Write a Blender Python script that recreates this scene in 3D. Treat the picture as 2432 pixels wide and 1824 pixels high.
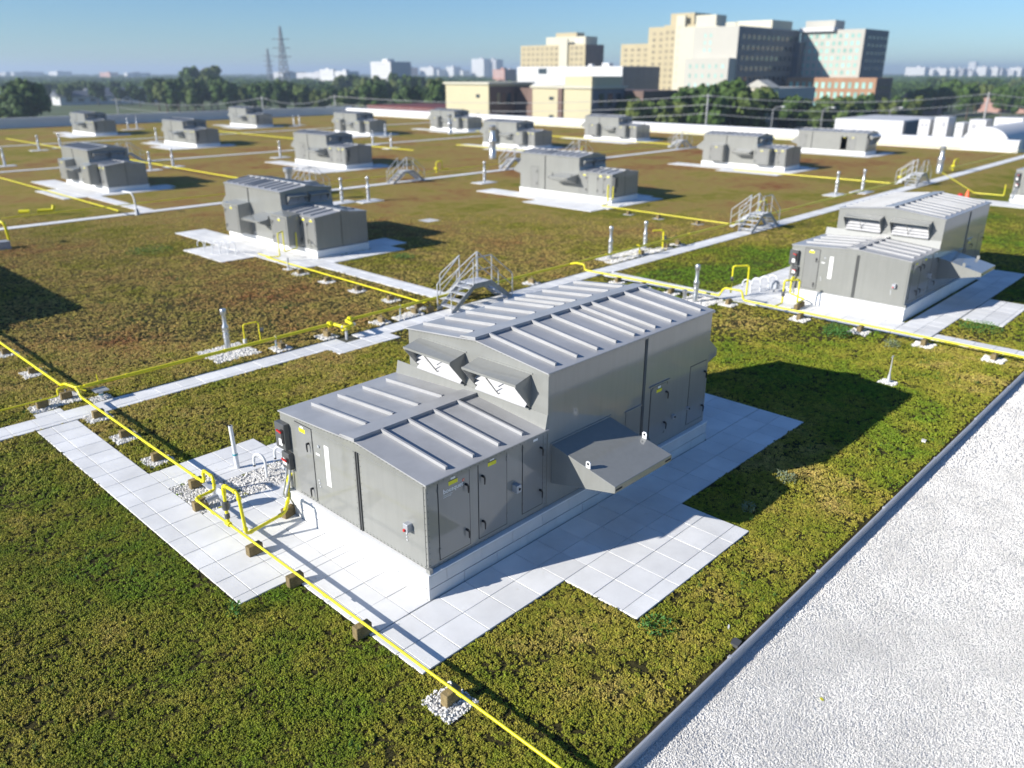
import bpy, bmesh, math, random
import numpy as np
from mathutils import Vector, Matrix
R = math.radians
rnd = random.Random(7)
sc = bpy.context.scene
for o in list(bpy.data.objects):
    bpy.data.objects.remove(o)
COL = sc.collection

# ------------------------------------------------------------------ camera, sky, sun, exposure
YAW, PITCH = 43.75, 21.32
CAMP = (-7.03, -8.62, 8.17)
cd = bpy.data.cameras.new('camera')
cam = bpy.data.objects.new('camera', cd)
COL.objects.link(cam)
cam.location = CAMP
cam.rotation_euler = (R(90 - PITCH), 0, R(YAW - 90))
cd.sensor_width = 36
cd.lens = 36 * 1899 / 2432
cd.clip_start = 0.1
cd.clip_end = 20000
cd.dof.use_dof = True
cd.dof.focus_distance = 13.3
cd.dof.aperture_fstop = 0.5
sc.camera = cam

SUN_EL = 24.6
SUN_DIR = Vector((-0.926, 0.377, 0)).normalized() * math.cos(R(SUN_EL)) + Vector((0, 0, math.sin(R(SUN_EL))))
w = bpy.data.worlds.new('World')
sc.world = w
w.use_nodes = True
wn = w.node_tree
bg = wn.nodes['Background']
sky = wn.nodes.new('ShaderNodeTexSky')
sky.sky_type = 'NISHITA'
sky.sun_disc = False
sky.sun_elevation = R(SUN_EL)
sky.sun_rotation = math.atan2(SUN_DIR.x, SUN_DIR.y)
sky.altitude = 100
sky.air_density = 1.0
sky.dust_density = 0.0
sky.ozone_density = 3.0
tint = wn.nodes.new('ShaderNodeMix'); tint.data_type = 'RGBA'; tint.blend_type = 'MULTIPLY'; tint.inputs[0].default_value = 1
tint.inputs[7].default_value = (.85, 1.18, 1.60, 1)      # one white balance for the whole sky
wn.links.new(sky.outputs[0], tint.inputs[6])
wn.links.new(tint.outputs[2], bg.inputs[0])
bg.inputs[1].default_value = 0.054
sl = bpy.data.lights.new('sun', 'SUN')
sl.energy = 5.0
sl.angle = R(0.5)
sl.color = (1.0, 0.955, 0.88)
so = bpy.data.objects.new('sun', sl)
COL.objects.link(so)
so.rotation_euler = SUN_DIR.to_track_quat('Z', 'Y').to_euler()
so.location = (-20, 10, 30)
sc.view_settings.view_transform = 'Standard'
sc.view_settings.look = 'None'
sc.view_settings.exposure = 0.6
sc.view_settings.gamma = 1
sc.view_settings.use_curve_mapping = False
sc.render.engine = 'CYCLES'
sc.cycles.use_denoising = True
sc.cycles.max_bounces = 6
sc.cycles.diffuse_bounces = 3
sc.cycles.glossy_bounces = 3
sc.cycles.transparent_max_bounces = 6
sc.cycles.volume_bounces = 0

# camera-space numbers used only to thin out scattered plants and stones with distance
_f = Vector((math.cos(R(PITCH)) * math.cos(R(YAW)), math.cos(R(PITCH)) * math.sin(R(YAW)), -math.sin(R(PITCH))))
_r = _f.cross(Vector((0, 0, 1))).normalized()
_d = _f.cross(_r)
FW, RT, DN = (np.array(v) for v in (_f, _r, _d))
def cam_coords(p):
    q = p - np.array(CAMP)
    dz = q @ FW
    return dz, (q @ RT) / np.maximum(dz, .01) * 1899 / 1216, (q @ DN) / np.maximum(dz, .01) * 1899 / 912

# ------------------------------------------------------------------ materials
MATS = {}
def nodes(name):
    m = bpy.data.materials.new(name)
    m.use_nodes = True
    nt = m.node_tree
    MATS[name] = m
    return m, nt, nt.nodes['Principled BSDF']
def N(nt, t, **kw):
    n = nt.nodes.new(t)
    for k, v in kw.items():
        if k in n.inputs.keys():
            if hasattr(v, 'links') and hasattr(v, 'node'):
                nt.links.new(v, n.inputs[k])
            else:
                n.inputs[k].default_value = v
        else:
            setattr(n, k, v)
    return n
def lk(nt, a, b): nt.links.new(a, b)
def mathn(nt, op, a, b=None, clamp=False):
    n = nt.nodes.new('ShaderNodeMath'); n.operation = op; n.use_clamp = clamp
    for i, v in enumerate((a, b)):
        if v is None: continue
        if hasattr(v, 'node'): nt.links.new(v, n.inputs[i])
        else: n.inputs[i].default_value = v
    return n.outputs[0]
def mixc(nt, f, a, b, mode='MIX'):
    n = nt.nodes.new('ShaderNodeMix'); n.data_type = 'RGBA'; n.blend_type = mode
    for i, v in ((0, f), (6, a), (7, b)):
        if hasattr(v, 'node'): nt.links.new(v, n.inputs[i])
        elif i == 0: n.inputs[i].default_value = v
        else: n.inputs[i].default_value = (*v[:3], 1)
    return n.outputs[2]
def ramp(nt, fac, stops):
    n = nt.nodes.new('ShaderNodeValToRGB')
    el = n.color_ramp.elements
    while len(el) < len(stops): el.new(0.5)
    for e, (p, c) in zip(el, stops):
        e.position = p; e.color = (*c, 1)
    nt.links.new(fac, n.inputs[0])
    return n.outputs[0]
def M(name, col, rough=.5, metal=0., var=.12, vs=3., bump=0., bs=60., spec=.5, rand=0., coords='obj', streak=0.):
    m, nt, b = nodes(name)
    tc = N(nt, 'ShaderNodeTexCoord')
    vec = tc.outputs['Object'] if coords == 'obj' else N(nt, 'ShaderNodeNewGeometry').outputs['Position']
    nz = N(nt, 'ShaderNodeTexNoise', Vector=vec, Scale=vs, Detail=5., Roughness=.6)
    f = N(nt, 'ShaderNodeMapRange')
    lk(nt, nz.outputs[0], f.inputs[0])
    for i, v in zip((1, 2, 3, 4), (.3, .7, 1 - var, 1 + var)): f.inputs[i].default_value = v
    fac = f.outputs[0]
    if rand:
        oi = N(nt, 'ShaderNodeObjectInfo')
        r = mathn(nt, 'MULTIPLY_ADD', oi.outputs['Random'], rand)
        r.node.inputs[2].default_value = 1 - rand / 2
        fac = mathn(nt, 'MULTIPLY', fac, r)
    if streak:
        mp = N(nt, 'ShaderNodeMapping', Vector=vec); mp.inputs['Scale'].default_value = (7, 7, .5)
        s2 = N(nt, 'ShaderNodeTexNoise', Vector=mp.outputs[0], Scale=1.5, Detail=6.)
        s3 = N(nt, 'ShaderNodeMapRange'); lk(nt, s2.outputs[0], s3.inputs[0])
        for i, v in zip((1, 2, 3, 4), (.35, .7, 1, 1 - streak)): s3.inputs[i].default_value = v
        fac = mathn(nt, 'MULTIPLY', fac, s3.outputs[0])
    c = N(nt, 'ShaderNodeVectorMath', operation='SCALE')
    c.inputs[0].default_value = col
    lk(nt, fac, c.inputs['Scale'])
    lk(nt, c.outputs[0], b.inputs['Base Color'])
    b.inputs['Roughness'].default_value = rough
    b.inputs['Metallic'].default_value = metal
    b.inputs['Specular IOR Level'].default_value = spec
    if bump:
        n2 = N(nt, 'ShaderNodeTexNoise', Vector=vec, Scale=bs, Detail=4.)
        bp = N(nt, 'ShaderNodeBump', Height=n2.outputs[0], Strength=bump, Distance=.02)
        lk(nt, bp.outputs[0], b.inputs['Normal'])
    return m

def sedum_colour(nt, leaf):
    g = N(nt, 'ShaderNodeNewGeometry').outputs['Position']
    big = N(nt, 'ShaderNodeTexNoise', Vector=g, Scale=.16, Detail=3., Roughness=.55).outputs[0]
    mid = N(nt, 'ShaderNodeTexNoise', Vector=g, Scale=1.1, Detail=4., Roughness=.6).outputs[0]
    xyz = N(nt, 'ShaderNodeSeparateXYZ', Vector=g)
    def rng(s, a, b, c, d):
        n = N(nt, 'ShaderNodeMapRange', interpolation_type='SMOOTHSTEP'); lk(nt, s, n.inputs[0])
        for i, v in zip((1, 2, 3, 4), (a, b, c, d)): n.inputs[i].default_value = v
        return n.outputs[0]
    x, y = xyz.outputs[0], xyz.outputs[1]
    f = mathn(nt, 'ADD', mathn(nt, 'MULTIPLY', big, .75), mathn(nt, 'MULTIPLY', mid, .55))
    f = mathn(nt, 'ADD', f, rng(y, 5, 17, -.225, .0))
    f = mathn(nt, 'ADD', f, rng(x, -3, 3, -.015, .0))
    # redder mats by the far side of the near walk and behind the nearest plant room
    def spot(cx, cy, r, amt):
        dx = mathn(nt, 'SUBTRACT', x, cx); dy = mathn(nt, 'SUBTRACT', y, cy)
        d = mathn(nt, 'SQRT', mathn(nt, 'ADD', mathn(nt, 'MULTIPLY', dx, dx), mathn(nt, 'MULTIPLY', dy, dy)))
        return rng(d, 0, r, amt, 0)
    for s in ((6.0, 10.3, 4.0, .15), (18.0, 4.2, 3.0, .2), (5, 19, 9, .04), (12, 5, 5, .08), (60, 45, 30, .07), (30, 66, 25, .07), (75, 22, 18, .08), (22, 9, 5, -.22), (27, 10, 6, -.16), (-3.5, 4, 6, -.02), (30, 24, 14, -.06), (10, 32, 9, -.06)):
        f = mathn(nt, 'ADD', f, spot(*s))
    col = ramp(nt, f, [(.28, (.085, .150, .008)), (.40, (.140, .158, .012)), (.52, (.218, .192, .026)), (.64, (.300, .228, .062)), (.78, (.280, .165, .055)), (.90, (.215, .068, .026))])
    if leaf:
        oi = N(nt, 'ShaderNodeObjectInfo')
        k = mathn(nt, 'MULTIPLY_ADD', oi.outputs['Random'], 1.15); k.node.inputs[2].default_value = .82
        sp = N(nt, 'ShaderNodeTexNoise', Vector=g, Scale=7., Detail=2.).outputs[0]
        col = mixc(nt, mathn(nt, 'MULTIPLY', mathn(nt, 'SUBTRACT', sp, .52, True), 3., True), col, (.125, .175, .010))
        sc_ = N(nt, 'ShaderNodeVectorMath', operation='SCALE'); lk(nt, col, sc_.inputs[0]); lk(nt, k, sc_.inputs['Scale'])
        return sc_.outputs[0]
    return col
m, nt, b = nodes('sedum_leaf')
lk(nt, sedum_colour(nt, True), b.inputs['Base Color'])
b.inputs['Roughness'].default_value = .65
b.inputs['Specular IOR Level'].default_value = .25
m, nt, b = nodes('sedum_mat')
g = N(nt, 'ShaderNodeNewGeometry').outputs['Position']
fine = N(nt, 'ShaderNodeTexNoise', Vector=g, Scale=14., Detail=5., Roughness=.75).outputs[0]
vor = N(nt, 'ShaderNodeTexVoronoi', Vector=g, Scale=9.).outputs[0]
dk = ramp(nt, fine, [(.34, (.72, .72, .72)), (.62, (1.35, 1.35, 1.35))])
c = mixc(nt, 1.0, sedum_colour(nt, False), dk, 'MULTIPLY')
# tray joints
xyz = N(nt, 'ShaderNodeSeparateXYZ', Vector=g)
dx_ = mathn(nt, 'ADD', mathn(nt, 'MULTIPLY', xyz.outputs[0], math.cos(R(YAW))), mathn(nt, 'MULTIPLY', xyz.outputs[1], math.sin(R(YAW))))
mr = N(nt, 'ShaderNodeMapRange', interpolation_type='SMOOTHSTEP'); lk(nt, dx_, mr.inputs[0])
for i, v in zip((1, 2, 3, 4), (14., 42., 0., 1.)): mr.inputs[i].default_value = v
c = mixc(nt, mr.outputs[0], (.065, .058, .022), c)      # bare substrate where single plants are built, closed canopy beyond
lk(nt, c, b.inputs['Base Color'])
b.inputs['Roughness'].default_value = .9
b.inputs['Specular IOR Level'].default_value = .1
hh = mathn(nt, 'ADD', fine, mathn(nt, 'MULTIPLY', vor, -.5))
bp = N(nt, 'ShaderNodeBump', Height=hh, Strength=1.0, Distance=.09)
lk(nt, bp.outputs[0], b.inputs['Normal'])

m, nt, b = nodes('gravel_bed')
g = N(nt, 'ShaderNodeNewGeometry').outputs['Position']
v = N(nt, 'ShaderNodeTexVoronoi', Vector=g, Scale=38.)
v2 = N(nt, 'ShaderNodeTexNoise', Vector=g, Scale=.7, Detail=4.)
c = ramp(nt, v.outputs[0], [(.0, (.73, .71, .67)), (.45, (.70, .68, .645)), (.75, (.55, .54, .52))])
c = mixc(nt, mathn(nt, 'MULTIPLY', v2.outputs[0], .3), c, (.55, .55, .53))
lk(nt, c, b.inputs['Base Color'])
b.inputs['Roughness'].default_value = .95
bp = N(nt, 'ShaderNodeBump', Height=v.outputs[0], Strength=.9, Distance=-.02)
lk(nt, bp.outputs[0], b.inputs['Normal'])
M('stone', (.725, .705, .665), .9, var=.14, vs=1.1, rand=.28, coords='pos')
M('paver', (.755, .75, .73), .85, var=.12, vs=.9, bump=.2, bs=200, rand=.12, coords='pos')
nt = MATS['paver'].node_tree; b_ = nt.nodes['Principled BSDF']
src = b_.inputs['Base Color'].links[0].from_socket
g_ = N(nt, 'ShaderNodeNewGeometry').outputs['Position']
moss = N(nt, 'ShaderNodeTexNoise', Vector=g_, Scale=4.5, Detail=6., Roughness=.7).outputs[0]
mf = N(nt, 'ShaderNodeMapRange'); lk(nt, moss, mf.inputs[0])
for i_, v_ in zip((1, 2, 3, 4), (.64, .74, 0, .5)): mf.inputs[i_].default_value = v_
lk(nt, mixc(nt, mf.outputs[0], src, (.40, .36, .20)), b_.inputs['Base Color'])
M('paver_bed', (.075, .075, .05), .95, coords='pos')
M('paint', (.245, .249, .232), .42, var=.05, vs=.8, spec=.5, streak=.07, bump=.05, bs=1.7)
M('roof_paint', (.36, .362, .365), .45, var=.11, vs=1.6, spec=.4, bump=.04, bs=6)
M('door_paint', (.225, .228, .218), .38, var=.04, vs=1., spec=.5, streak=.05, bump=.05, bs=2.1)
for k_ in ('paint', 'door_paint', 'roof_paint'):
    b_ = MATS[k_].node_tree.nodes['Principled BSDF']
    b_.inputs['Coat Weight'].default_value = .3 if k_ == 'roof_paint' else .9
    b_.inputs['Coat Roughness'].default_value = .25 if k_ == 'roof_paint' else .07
M('dark_gap', (.012, .012, .014), .8)
M('black_plastic', (.012, .012, .014), .4)
M('dark_box', (.085, .088, .088), .4, var=.1)
M('louver_white', (.52, .52, .53), .5, var=.1, vs=4.)
M('white_paint', (.80, .80, .79), .5, var=.05, vs=2., bump=.08, bs=40)
M('block_white', (.60, .60, .59), .7, var=.06, vs=2.5, bump=.25, bs=30, rand=.05)
M('membrane', (.70, .70, .69), .7, var=.05, vs=.4, coords='pos')
M('yellow_pipe', (.78, .70, .020), .38, var=.08, vs=2.)
M('yellow_label', (.80, .74, .02), .5)
M('red_plastic', (.55, .02, .02), .45)
M('orange_label', (.85, .12, .03), .5)
M('timber', (.22, .165, .075), .85, var=.35, vs=9., bump=.4, bs=30, rand=.35)
M('galvanised', (.60, .61, .63), .42, metal=.35, var=.18, vs=5.)
M('galv_dull', (.42, .44, .47), .55, metal=.35, var=.15, vs=4.)
M('stainless', (.55, .56, .58), .34, metal=.8, var=.1, vs=6.)
M('pvc_white', (.72, .74, .76), .35, var=.05)
M('teal_band', (.03, .30, .36), .5)
M('edging_metal', (.52, .53, .55), .45, metal=.3, var=.08)
M('soil', (.05, .04, .03), .95)
M('meadow', (.075, .10, .025), .95, var=.35, vs=.02, coords='pos')
M('asphalt', (.06, .06, .062), .9, var=.15, vs=.1, coords='pos')
M('bark', (.09, .065, .045), .9, var=.3)
M('warehouse_wall', (.6, .6, .58), .7)
M('cream', (.50, .45, .29), .8, var=.03, vs=.1)
M('tan_window', (.24, .20, .13), .4, var=.2, rand=.5)
M('tan_brick', (.45, .38, .235), .85, var=.06, vs=.2)
M('cream_stucco', (.55, .52, .41), .85, var=.03, vs=.1)
M('pale_concrete', (.44, .425, .375), .8, var=.04, vs=.1)
M('white_clad', (.56, .56, .56), .6, var=.03, vs=.1)
M('red_brick', (.34, .19, .11), .85, var=.1, vs=.3)
M('brown_clad_or_shade', (.15, .095, .075), .7, var=.2, vs=.3)  # brown walls, and shade coloured in on sunless building sides
M('dark_clad_or_shade', (.11, .12, .14), .6, var=.15, vs=.3)  # dark roofs and cars, and shade painted on sunless building sides
M('green_glass', (.30, .52, .46), .12, var=.2, vs=.05, rand=.6, spec=.8)
M('dark_glass', (.03, .045, .055), .1, var=.2, rand=.5, spec=.8)
M('far_grey', (.42, .42, .44), .8, var=.1, vs=.05, rand=.4)
M('far_brick', (.40, .24, .20), .8, var=.1, vs=.05)
M('red_roof', (.15, .035, .028), .7, var=.2, vs=.2)
M('steel', (.22, .23, .25), .6, metal=.4)
M('wire', (.45, .45, .44), .6)
M('pole_grey', (.36, .36, .35), .8)
for i, c in enumerate(((.060, .105, .022), (.085, .125, .030), (.045, .080, .020), (.105, .135, .032))):
    M('leaf%d' % i, c, .7, var=.45, vs=.5, spec=.2, coords='pos')
M('weed', (.06, .17, .025), .7, var=.3, vs=20)
M('weed_pale', (.20, .24, .14), .8, var=.3, vs=20)

# ------------------------------------------------------------------ mesh helpers
class MB:
    def __init__(s, T=None):
        s.v = []; s.f = []; s.T = T
    def add(s, vs, fs):
        n = len(s.v)
        s.v += [tuple(p) for p in vs]
        s.f += [tuple(i + n for i in f) for f in fs]
        return s
    def box(s, x0, x1, y0, y1, z0, z1):
        return s.add([(x0, y0, z0), (x1, y0, z0), (x1, y1, z0), (x0, y1, z0), (x0, y0, z1), (x1, y0, z1), (x1, y1, z1), (x0, y1, z1)],
                     [(0, 3, 2, 1), (4, 5, 6, 7), (0, 1, 5, 4), (1, 2, 6, 5), (2, 3, 7, 6), (3, 0, 4, 7)])
    def prism(s, pts, axis, lo, hi):
        n = len(pts)
        def mk(p, t):
            return {'u': (t, p[0], p[1]), 'v': (p[0], t, p[1]), 'z': (p[0], p[1], t)}[axis]
        vs = [mk(p, lo) for p in pts] + [mk(p, hi) for p in pts]
        fs = [tuple(range(n))[::-1], tuple(range(n, 2 * n))] + [(i, (i + 1) % n, n + (i + 1) % n, n + i) for i in range(n)]
        return s.add(vs, fs)
    def beam(s, p, q, wd, ht):
        p, q = Vector(p), Vector(q)
        d = (q - p).normalized()
        up = Vector((0, 0, 1)) if abs(d.z) < .97 else Vector((1, 0, 0))
        a = d.cross(up).normalized() * wd / 2
        c = a.cross(d).normalized() * ht / 2
        vs = [p - a - c, p + a - c, p + a + c, p - a + c, q - a - c, q + a - c, q + a + c, q - a + c]
        return s.add(vs, [(0, 1, 2, 3), (4, 7, 6, 5), (0, 4, 5, 1), (1, 5, 6, 2), (2, 6, 7, 3), (3, 7, 4, 0)])
    def tube(s, pts, r, n=8):
        P = [Vector(p) for p in pts]
        rings = []
        prev = None
        for i, p in enumerate(P):
            d = (P[min(i + 1, len(P) - 1)] - P[max(i - 1, 0)]).normalized()
            if prev is None:
                a = d.cross(Vector((0, 0, 1)) if abs(d.z) < .9 else Vector((1, 0, 0))).normalized()
            else:
                a = (prev - d * prev.dot(d)).normalized()
            prev = a
            c = d.cross(a)
            rr = r[i] if isinstance(r, (list, tuple)) else r
            k = 1.0
            if 0 < i < len(P) - 1:
                d1 = (P[i] - P[i - 1]).normalized()
                k = min(1.0 / max(d1.dot(d), .5), 1.6)
            rings.append([p + (a * math.cos(2 * math.pi * j / n) + c * math.sin(2 * math.pi * j / n)) * rr * (1 if k == 1 else (1 + (k - 1) * .5)) for j in range(n)])
        vs = [v for rg in rings for v in rg]
        fs = []
        for i in range(len(P) - 1):
            for j in range(n):
                fs.append((i * n + j, i * n + (j + 1) % n, (i + 1) * n + (j + 1) % n, (i + 1) * n + j))
        fs.append(tuple(range(n))[::-1]); fs.append(tuple(range((len(P) - 1) * n, len(P) * n)))
        return s.add(vs, fs)
    def lathe(s, prof, n=12, c=(0, 0)):
        return s.tube([(c[0], c[1], z) for r, z in prof], [r for r, z in prof], n)
    def mesh(s, name, bevel=0., smooth=False):
        T = s.T
        me = bpy.data.meshes.new(name)
        me.from_pydata([T(*p) for p in s.v] if T else s.v, [], s.f)
        bm = bmesh.new(); bm.from_mesh(me)
        bmesh.ops.recalc_face_normals(bm, faces=bm.faces)
        if bevel:
            bmesh.ops.bevel(bm, geom=bm.edges[:] , offset=bevel, segments=1, affect='EDGES', clamp_overlap=True)
        bm.to_mesh(me); bm.free()
        if smooth:
            me.polygons.foreach_set('use_smooth', [True] * len(me.polygons))
            me.set_sharp_from_angle(angle=R(40))
        me.update()
        return me
    def build(s, name, mat, parent=None, bevel=0., smooth=False, loc=(0, 0, 0)):
        return put(name, s.mesh(name, bevel, smooth), mat, parent, loc)
def put(name, me, mat, parent=None, loc=(0, 0, 0), rz=0.):
    o = bpy.data.objects.new(name, me)
    COL.objects.link(o)
    if mat and not me.materials: me.materials.append(MATS[mat])
    o.parent = parent; o.location = loc; o.rotation_euler = (0, 0, rz)
    return o
def tag(o, label=None, cat=None, group=None, kind=None):
    for k, v in (('label', label), ('category', cat), ('group', group), ('kind', kind)):
        if v: o[k] = v
    return o
def thing(name, label, cat, loc=(0, 0, 0), group=None, rz=0.):
    e = bpy.data.objects.new(name, None)
    e.empty_display_size = .2
    COL.objects.link(e); e.location = loc; e.rotation_euler = (0, 0, rz)
    return tag(e, label, cat, group)
def copy_tree(o, parent=None):
    c = o.copy(); COL.objects.link(c); c.parent = parent
    for ch in list(o.children): copy_tree(ch, c)
    return c
def dup(root, loc, label, group=None, rz=None, scale=None):
    c = copy_tree(root); c.location = loc; c['label'] = label
    if group: c['group'] = group
    if rz is not None: c.rotation_euler = (0, 0, rz)
    if scale: c.scale = scale
    return c
ORD = ['first', 'second', 'third', 'fourth', 'fifth', 'sixth', 'seventh', 'eighth', 'ninth', 'tenth', 'eleventh', 'twelfth', 'thirteenth', 'fourteenth', 'fifteenth', 'sixteenth', 'seventeenth', 'eighteenth', 'nineteenth', 'twentieth']
def ring(rad, n, z): return [(rad * math.cos(2 * math.pi * i / n), rad * math.sin(2 * math.pi * i / n), z) for i in range(n)]

# ------------------------------------------------------------------ ground, roof sheet, gravel, parapets
def sheet(name, mat, x0, x1, y0, y1, z, kind='structure', parent=None):
    o = MB().add([(x0, y0, z), (x1, y0, z), (x1, y1, z), (x0, y1, z)], [(0, 1, 2, 3)]).build(name, mat, parent)
    if kind: o['kind'] = kind
    return o
GZ = -11.0
sheet('ground', 'meadow', -9000, 9000, -9000, 12000, GZ)
sheet('parking_lot', 'asphalt', 100, 285, 10, 150, GZ + .05)
sheet('road', 'asphalt', -200, 900, 400, 412, GZ + .05)
o = MB().box(-60, 97.6, -60, 138.6, GZ, -.20).build('warehouse', 'warehouse_wall'); tag(o, kind='structure')
sheet('green_roof', 'sedum_mat', -60, 97, -4.28, 138, -.035)
sheet('gravel_roof', 'gravel_bed', -60, 97, -60, -4.3, -.165)
# parapets along the two far roof edges
o = MB().box(-60, 97.6, 138.0, 138.6, -.1, 1.5).build('parapet_wall', 'membrane')
tag(o, 'long low parapet wall in shadow along the far left roof edge', 'parapet')
p = MB(); n = 12
prof = [(97.5, -.1), (95.9, -.1), (95.9, .25), (95.75, .5), (95.72, .85), (95.85, 1.1), (96.1, 1.22), (97.0, 1.25), (97.5, 1.1)]
p.prism([(x, z) for x, z in prof], 'v', 14.0, 138.0)
o = p.build('parapet_wall', 'membrane', smooth=True); tag(o, 'bright white padded parapet along the far right roof edge', 'parapet')
# metal edging between planting and gravel
ed = thing('edging_strip', 'long pale metal edging strip between the planting and the white gravel', 'edging', (0, -4.3, 0))
for k in range(13):
    x0 = -10 + 3.05 * k
    MB().prism([(-.022, -.17), (-.024, .01), (-.014, .03), (.014, .03), (.024, .01), (.022, -.17)], 'u', x0, x0 + 3.04).build('strip_length', 'edging_metal', ed, loc=(0, rnd.uniform(-.008, .008), rnd.uniform(-.006, .006)))
    MB().box(x0 - .03, x0 + .03, -.028, .028, -.1, .034).build('joint_cover', 'edging_metal', ed)

# ------------------------------------------------------------------ pavers
T0 = .609
GX, GY = 2.0, -1.235                  # a paver corner
PADS, GRAV = [], []                   # rectangles kept free of plants
paver_me = MB().box(-.2995, .2995, -.2995, .2995, -.045, 0).mesh('paver', bevel=.005)
paver_far = MB().box(-.301, .301, -.301, .301, -.045, 0).mesh('paver')
def cells(rect, ox=GX, oy=GY, s=T0):
    x0, x1, y0, y1 = rect
    def cuts(a, b, o):
        k0 = math.floor((a - o) / s + .02) ; k1 = math.ceil((b - o) / s - .02)
        cs = [max(a, o + k * s) for k in range(k0, k1)] + [b]
        return [(p, q) for p, q in zip(cs, cs[1:]) if q - p > .06]
    return [(a, b, c, d) for a, b in cuts(x0, x1, ox) for c, d in cuts(y0, y1, oy)]
def pave(name, rects, holes=(), single=True, ox=GX, oy=GY, s=T0):
    bed = MB()
    for i, r in enumerate(rects):
        z = -.026 - .0015 * i
        bed.add([(r[0], r[2], z), (r[1], r[2], z), (r[1], r[3], z), (r[0], r[3], z)], [(0, 1, 2, 3)])
        PADS.append(r)
    pad = bed.build(name, 'paver_bed'); pad['kind'] = 'structure'
    far = MB(); cnt = 0
    for r in rects:
        for (a, b, c, d) in cells(r, ox, oy, s):
            mx, my = (a + b) / 2, (c + d) / 2
            if any(h[0] - .02 < mx < h[1] + .02 and h[2] - .02 < my < h[3] + .02 for h in holes): continue
            full = abs(b - a - T0) < .02 and abs(d - c - T0) < .02
            if single and cnt < 290:
                loc = (mx, my, rnd.uniform(-.003, .001))
                if full: o = put('paver', paver_me, 'paver', pad, loc)
                else:
                    hx, hy = (b - a) / 2 - .005, (d - c) / 2 - .005
                    o = MB().box(-hx, hx, -hy, hy, -.045, 0).build('paver', 'paver', pad, bevel=.005, loc=loc)
                o.rotation_euler = (rnd.uniform(-.003, .003), rnd.uniform(-.003, .003), rnd.uniform(-.003, .003))
                cnt += 1
            else:
                far.box(a + .006, b - .006, c + .006, d - .006, -.045, rnd.uniform(-.003, 0))
    if far.v: far.build('pavers', 'paver', pad)['kind'] = 'stuff'
    return pad
UH = (.0, 8.64, .0, 4.42)       # footprint of the nearest plant room
pave('paved_pad', [(-1.2, 11.27, -1.235, 0), (2.0, 5.655, -2.76, -1.235), (-1.2, 0, 0, 2.2), (-1.28, 0, 2.2, 5.38), (8.64, 11.27, 0, 5.4), (0, 8.64, 4.42, 5.38), (1.23, 4.9, 5.38, 7.27), (-1.28, 1.23, 6.9, 7.86), (-.3, 1.23, 6.36, 6.9)])
pave('paved_walk', [(-2.22, -1.28, 2.2, 12.05)], ox=-1.89, oy=GY)
pave('paved_walk', [(-8.0, 12.6, 12.1, 12.9), (6.25, 8.65, 11.5, 12.1), (-1.95, -1.3, 12.9, 13.2), (12.6, 21.0, 12.1, 12.9), (20.95, 46.0, 12.0, 12.85)], holes=[(7.18, 7.7, 12.42, 12.9)], ox=GX + .18, oy=12.285)
pave('paved_walk', [(46.0, 95.5, 12.0, 12.9)], single=False)
pave('paved_walk', [(12.65, 13.5, 14.35, 22.4)], ox=13.26)
pave('paved_walk', [(20.15, 20.95, 6.9, 12.0), (20.55, 21.25, -9.0, -1.2)], ox=20.15)
pave('paved_pad', [(20.3, 33.0, -1.2, 0), (23.75, 27.4, -2.6, -1.2), (20.3, 21.9, 0, 6.9), (21.9, 27.4, 4.5, 6.9), (30.55, 33.0, 0, 4.5)], ox=20.3)
pave('paved_pad', [(11.7, 13.45, 23.6, 34.8), (10.0, 11.7, 26.2, 30.1), (11.7, 17.7, 22.4, 23.6), (16.6, 18.8, 23.6, 25.4)])
def far_pad(x, y):
    pave('paved_pad', [(x - 1.8, x, y - 1.2, y + 11.0), (x - 3.4, x - 1.8, y - 1.0, y + 4.9), (x, x + 4.4, y - 1.2, y), (x + 3.1, x + 5.0, y, y + 1.6)], single=False)
FAR = [(15.42, 53.4), (36.4, 23.9), (62.0, 24.2), (36.2, 53.45), (62.5, 54.4), (79.5, 52.6), (37.4, 84.7), (36.2, 111.9), (60.6, 111.9), (62.4, 84.9), (77.2, 81.0)]
for x, y in FAR: far_pad(x, y)
pave('paved_pad', [(79.5, 81.3, 23.6, 33.0), (81.3, 86.5, 23.4, 24.7)], single=False)
pave('paved_pad', [(53.4, 55.7, 2.5, 8.2), (55.7, 60.0, -.8, 0.6)], single=False)
pave('paved_walk', [(-6.0, 46.0, 42.6, 43.4), (46.0, 80.0, 42.6, 43.4), (13.6, 14.4, 43.4, 52.2)], single=False)
pave('paved_walk', [(-2.0, 80.0, 73.2, 74.0), (-2.0, 90.0, 102.2, 103.0)], single=False)
def gravel(x0, x1, y0, y1):
    GRAV.append((x0, x1, y0, y1))
    z = -.021
    o = MB().add([(x0, y0, z), (x1, y0, z), (x1, y1, z), (x0, y1, z)], [(0, 1, 2, 3)]).build('gravel_patch', 'gravel_bed')
    o['kind'] = 'structure'

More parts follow.
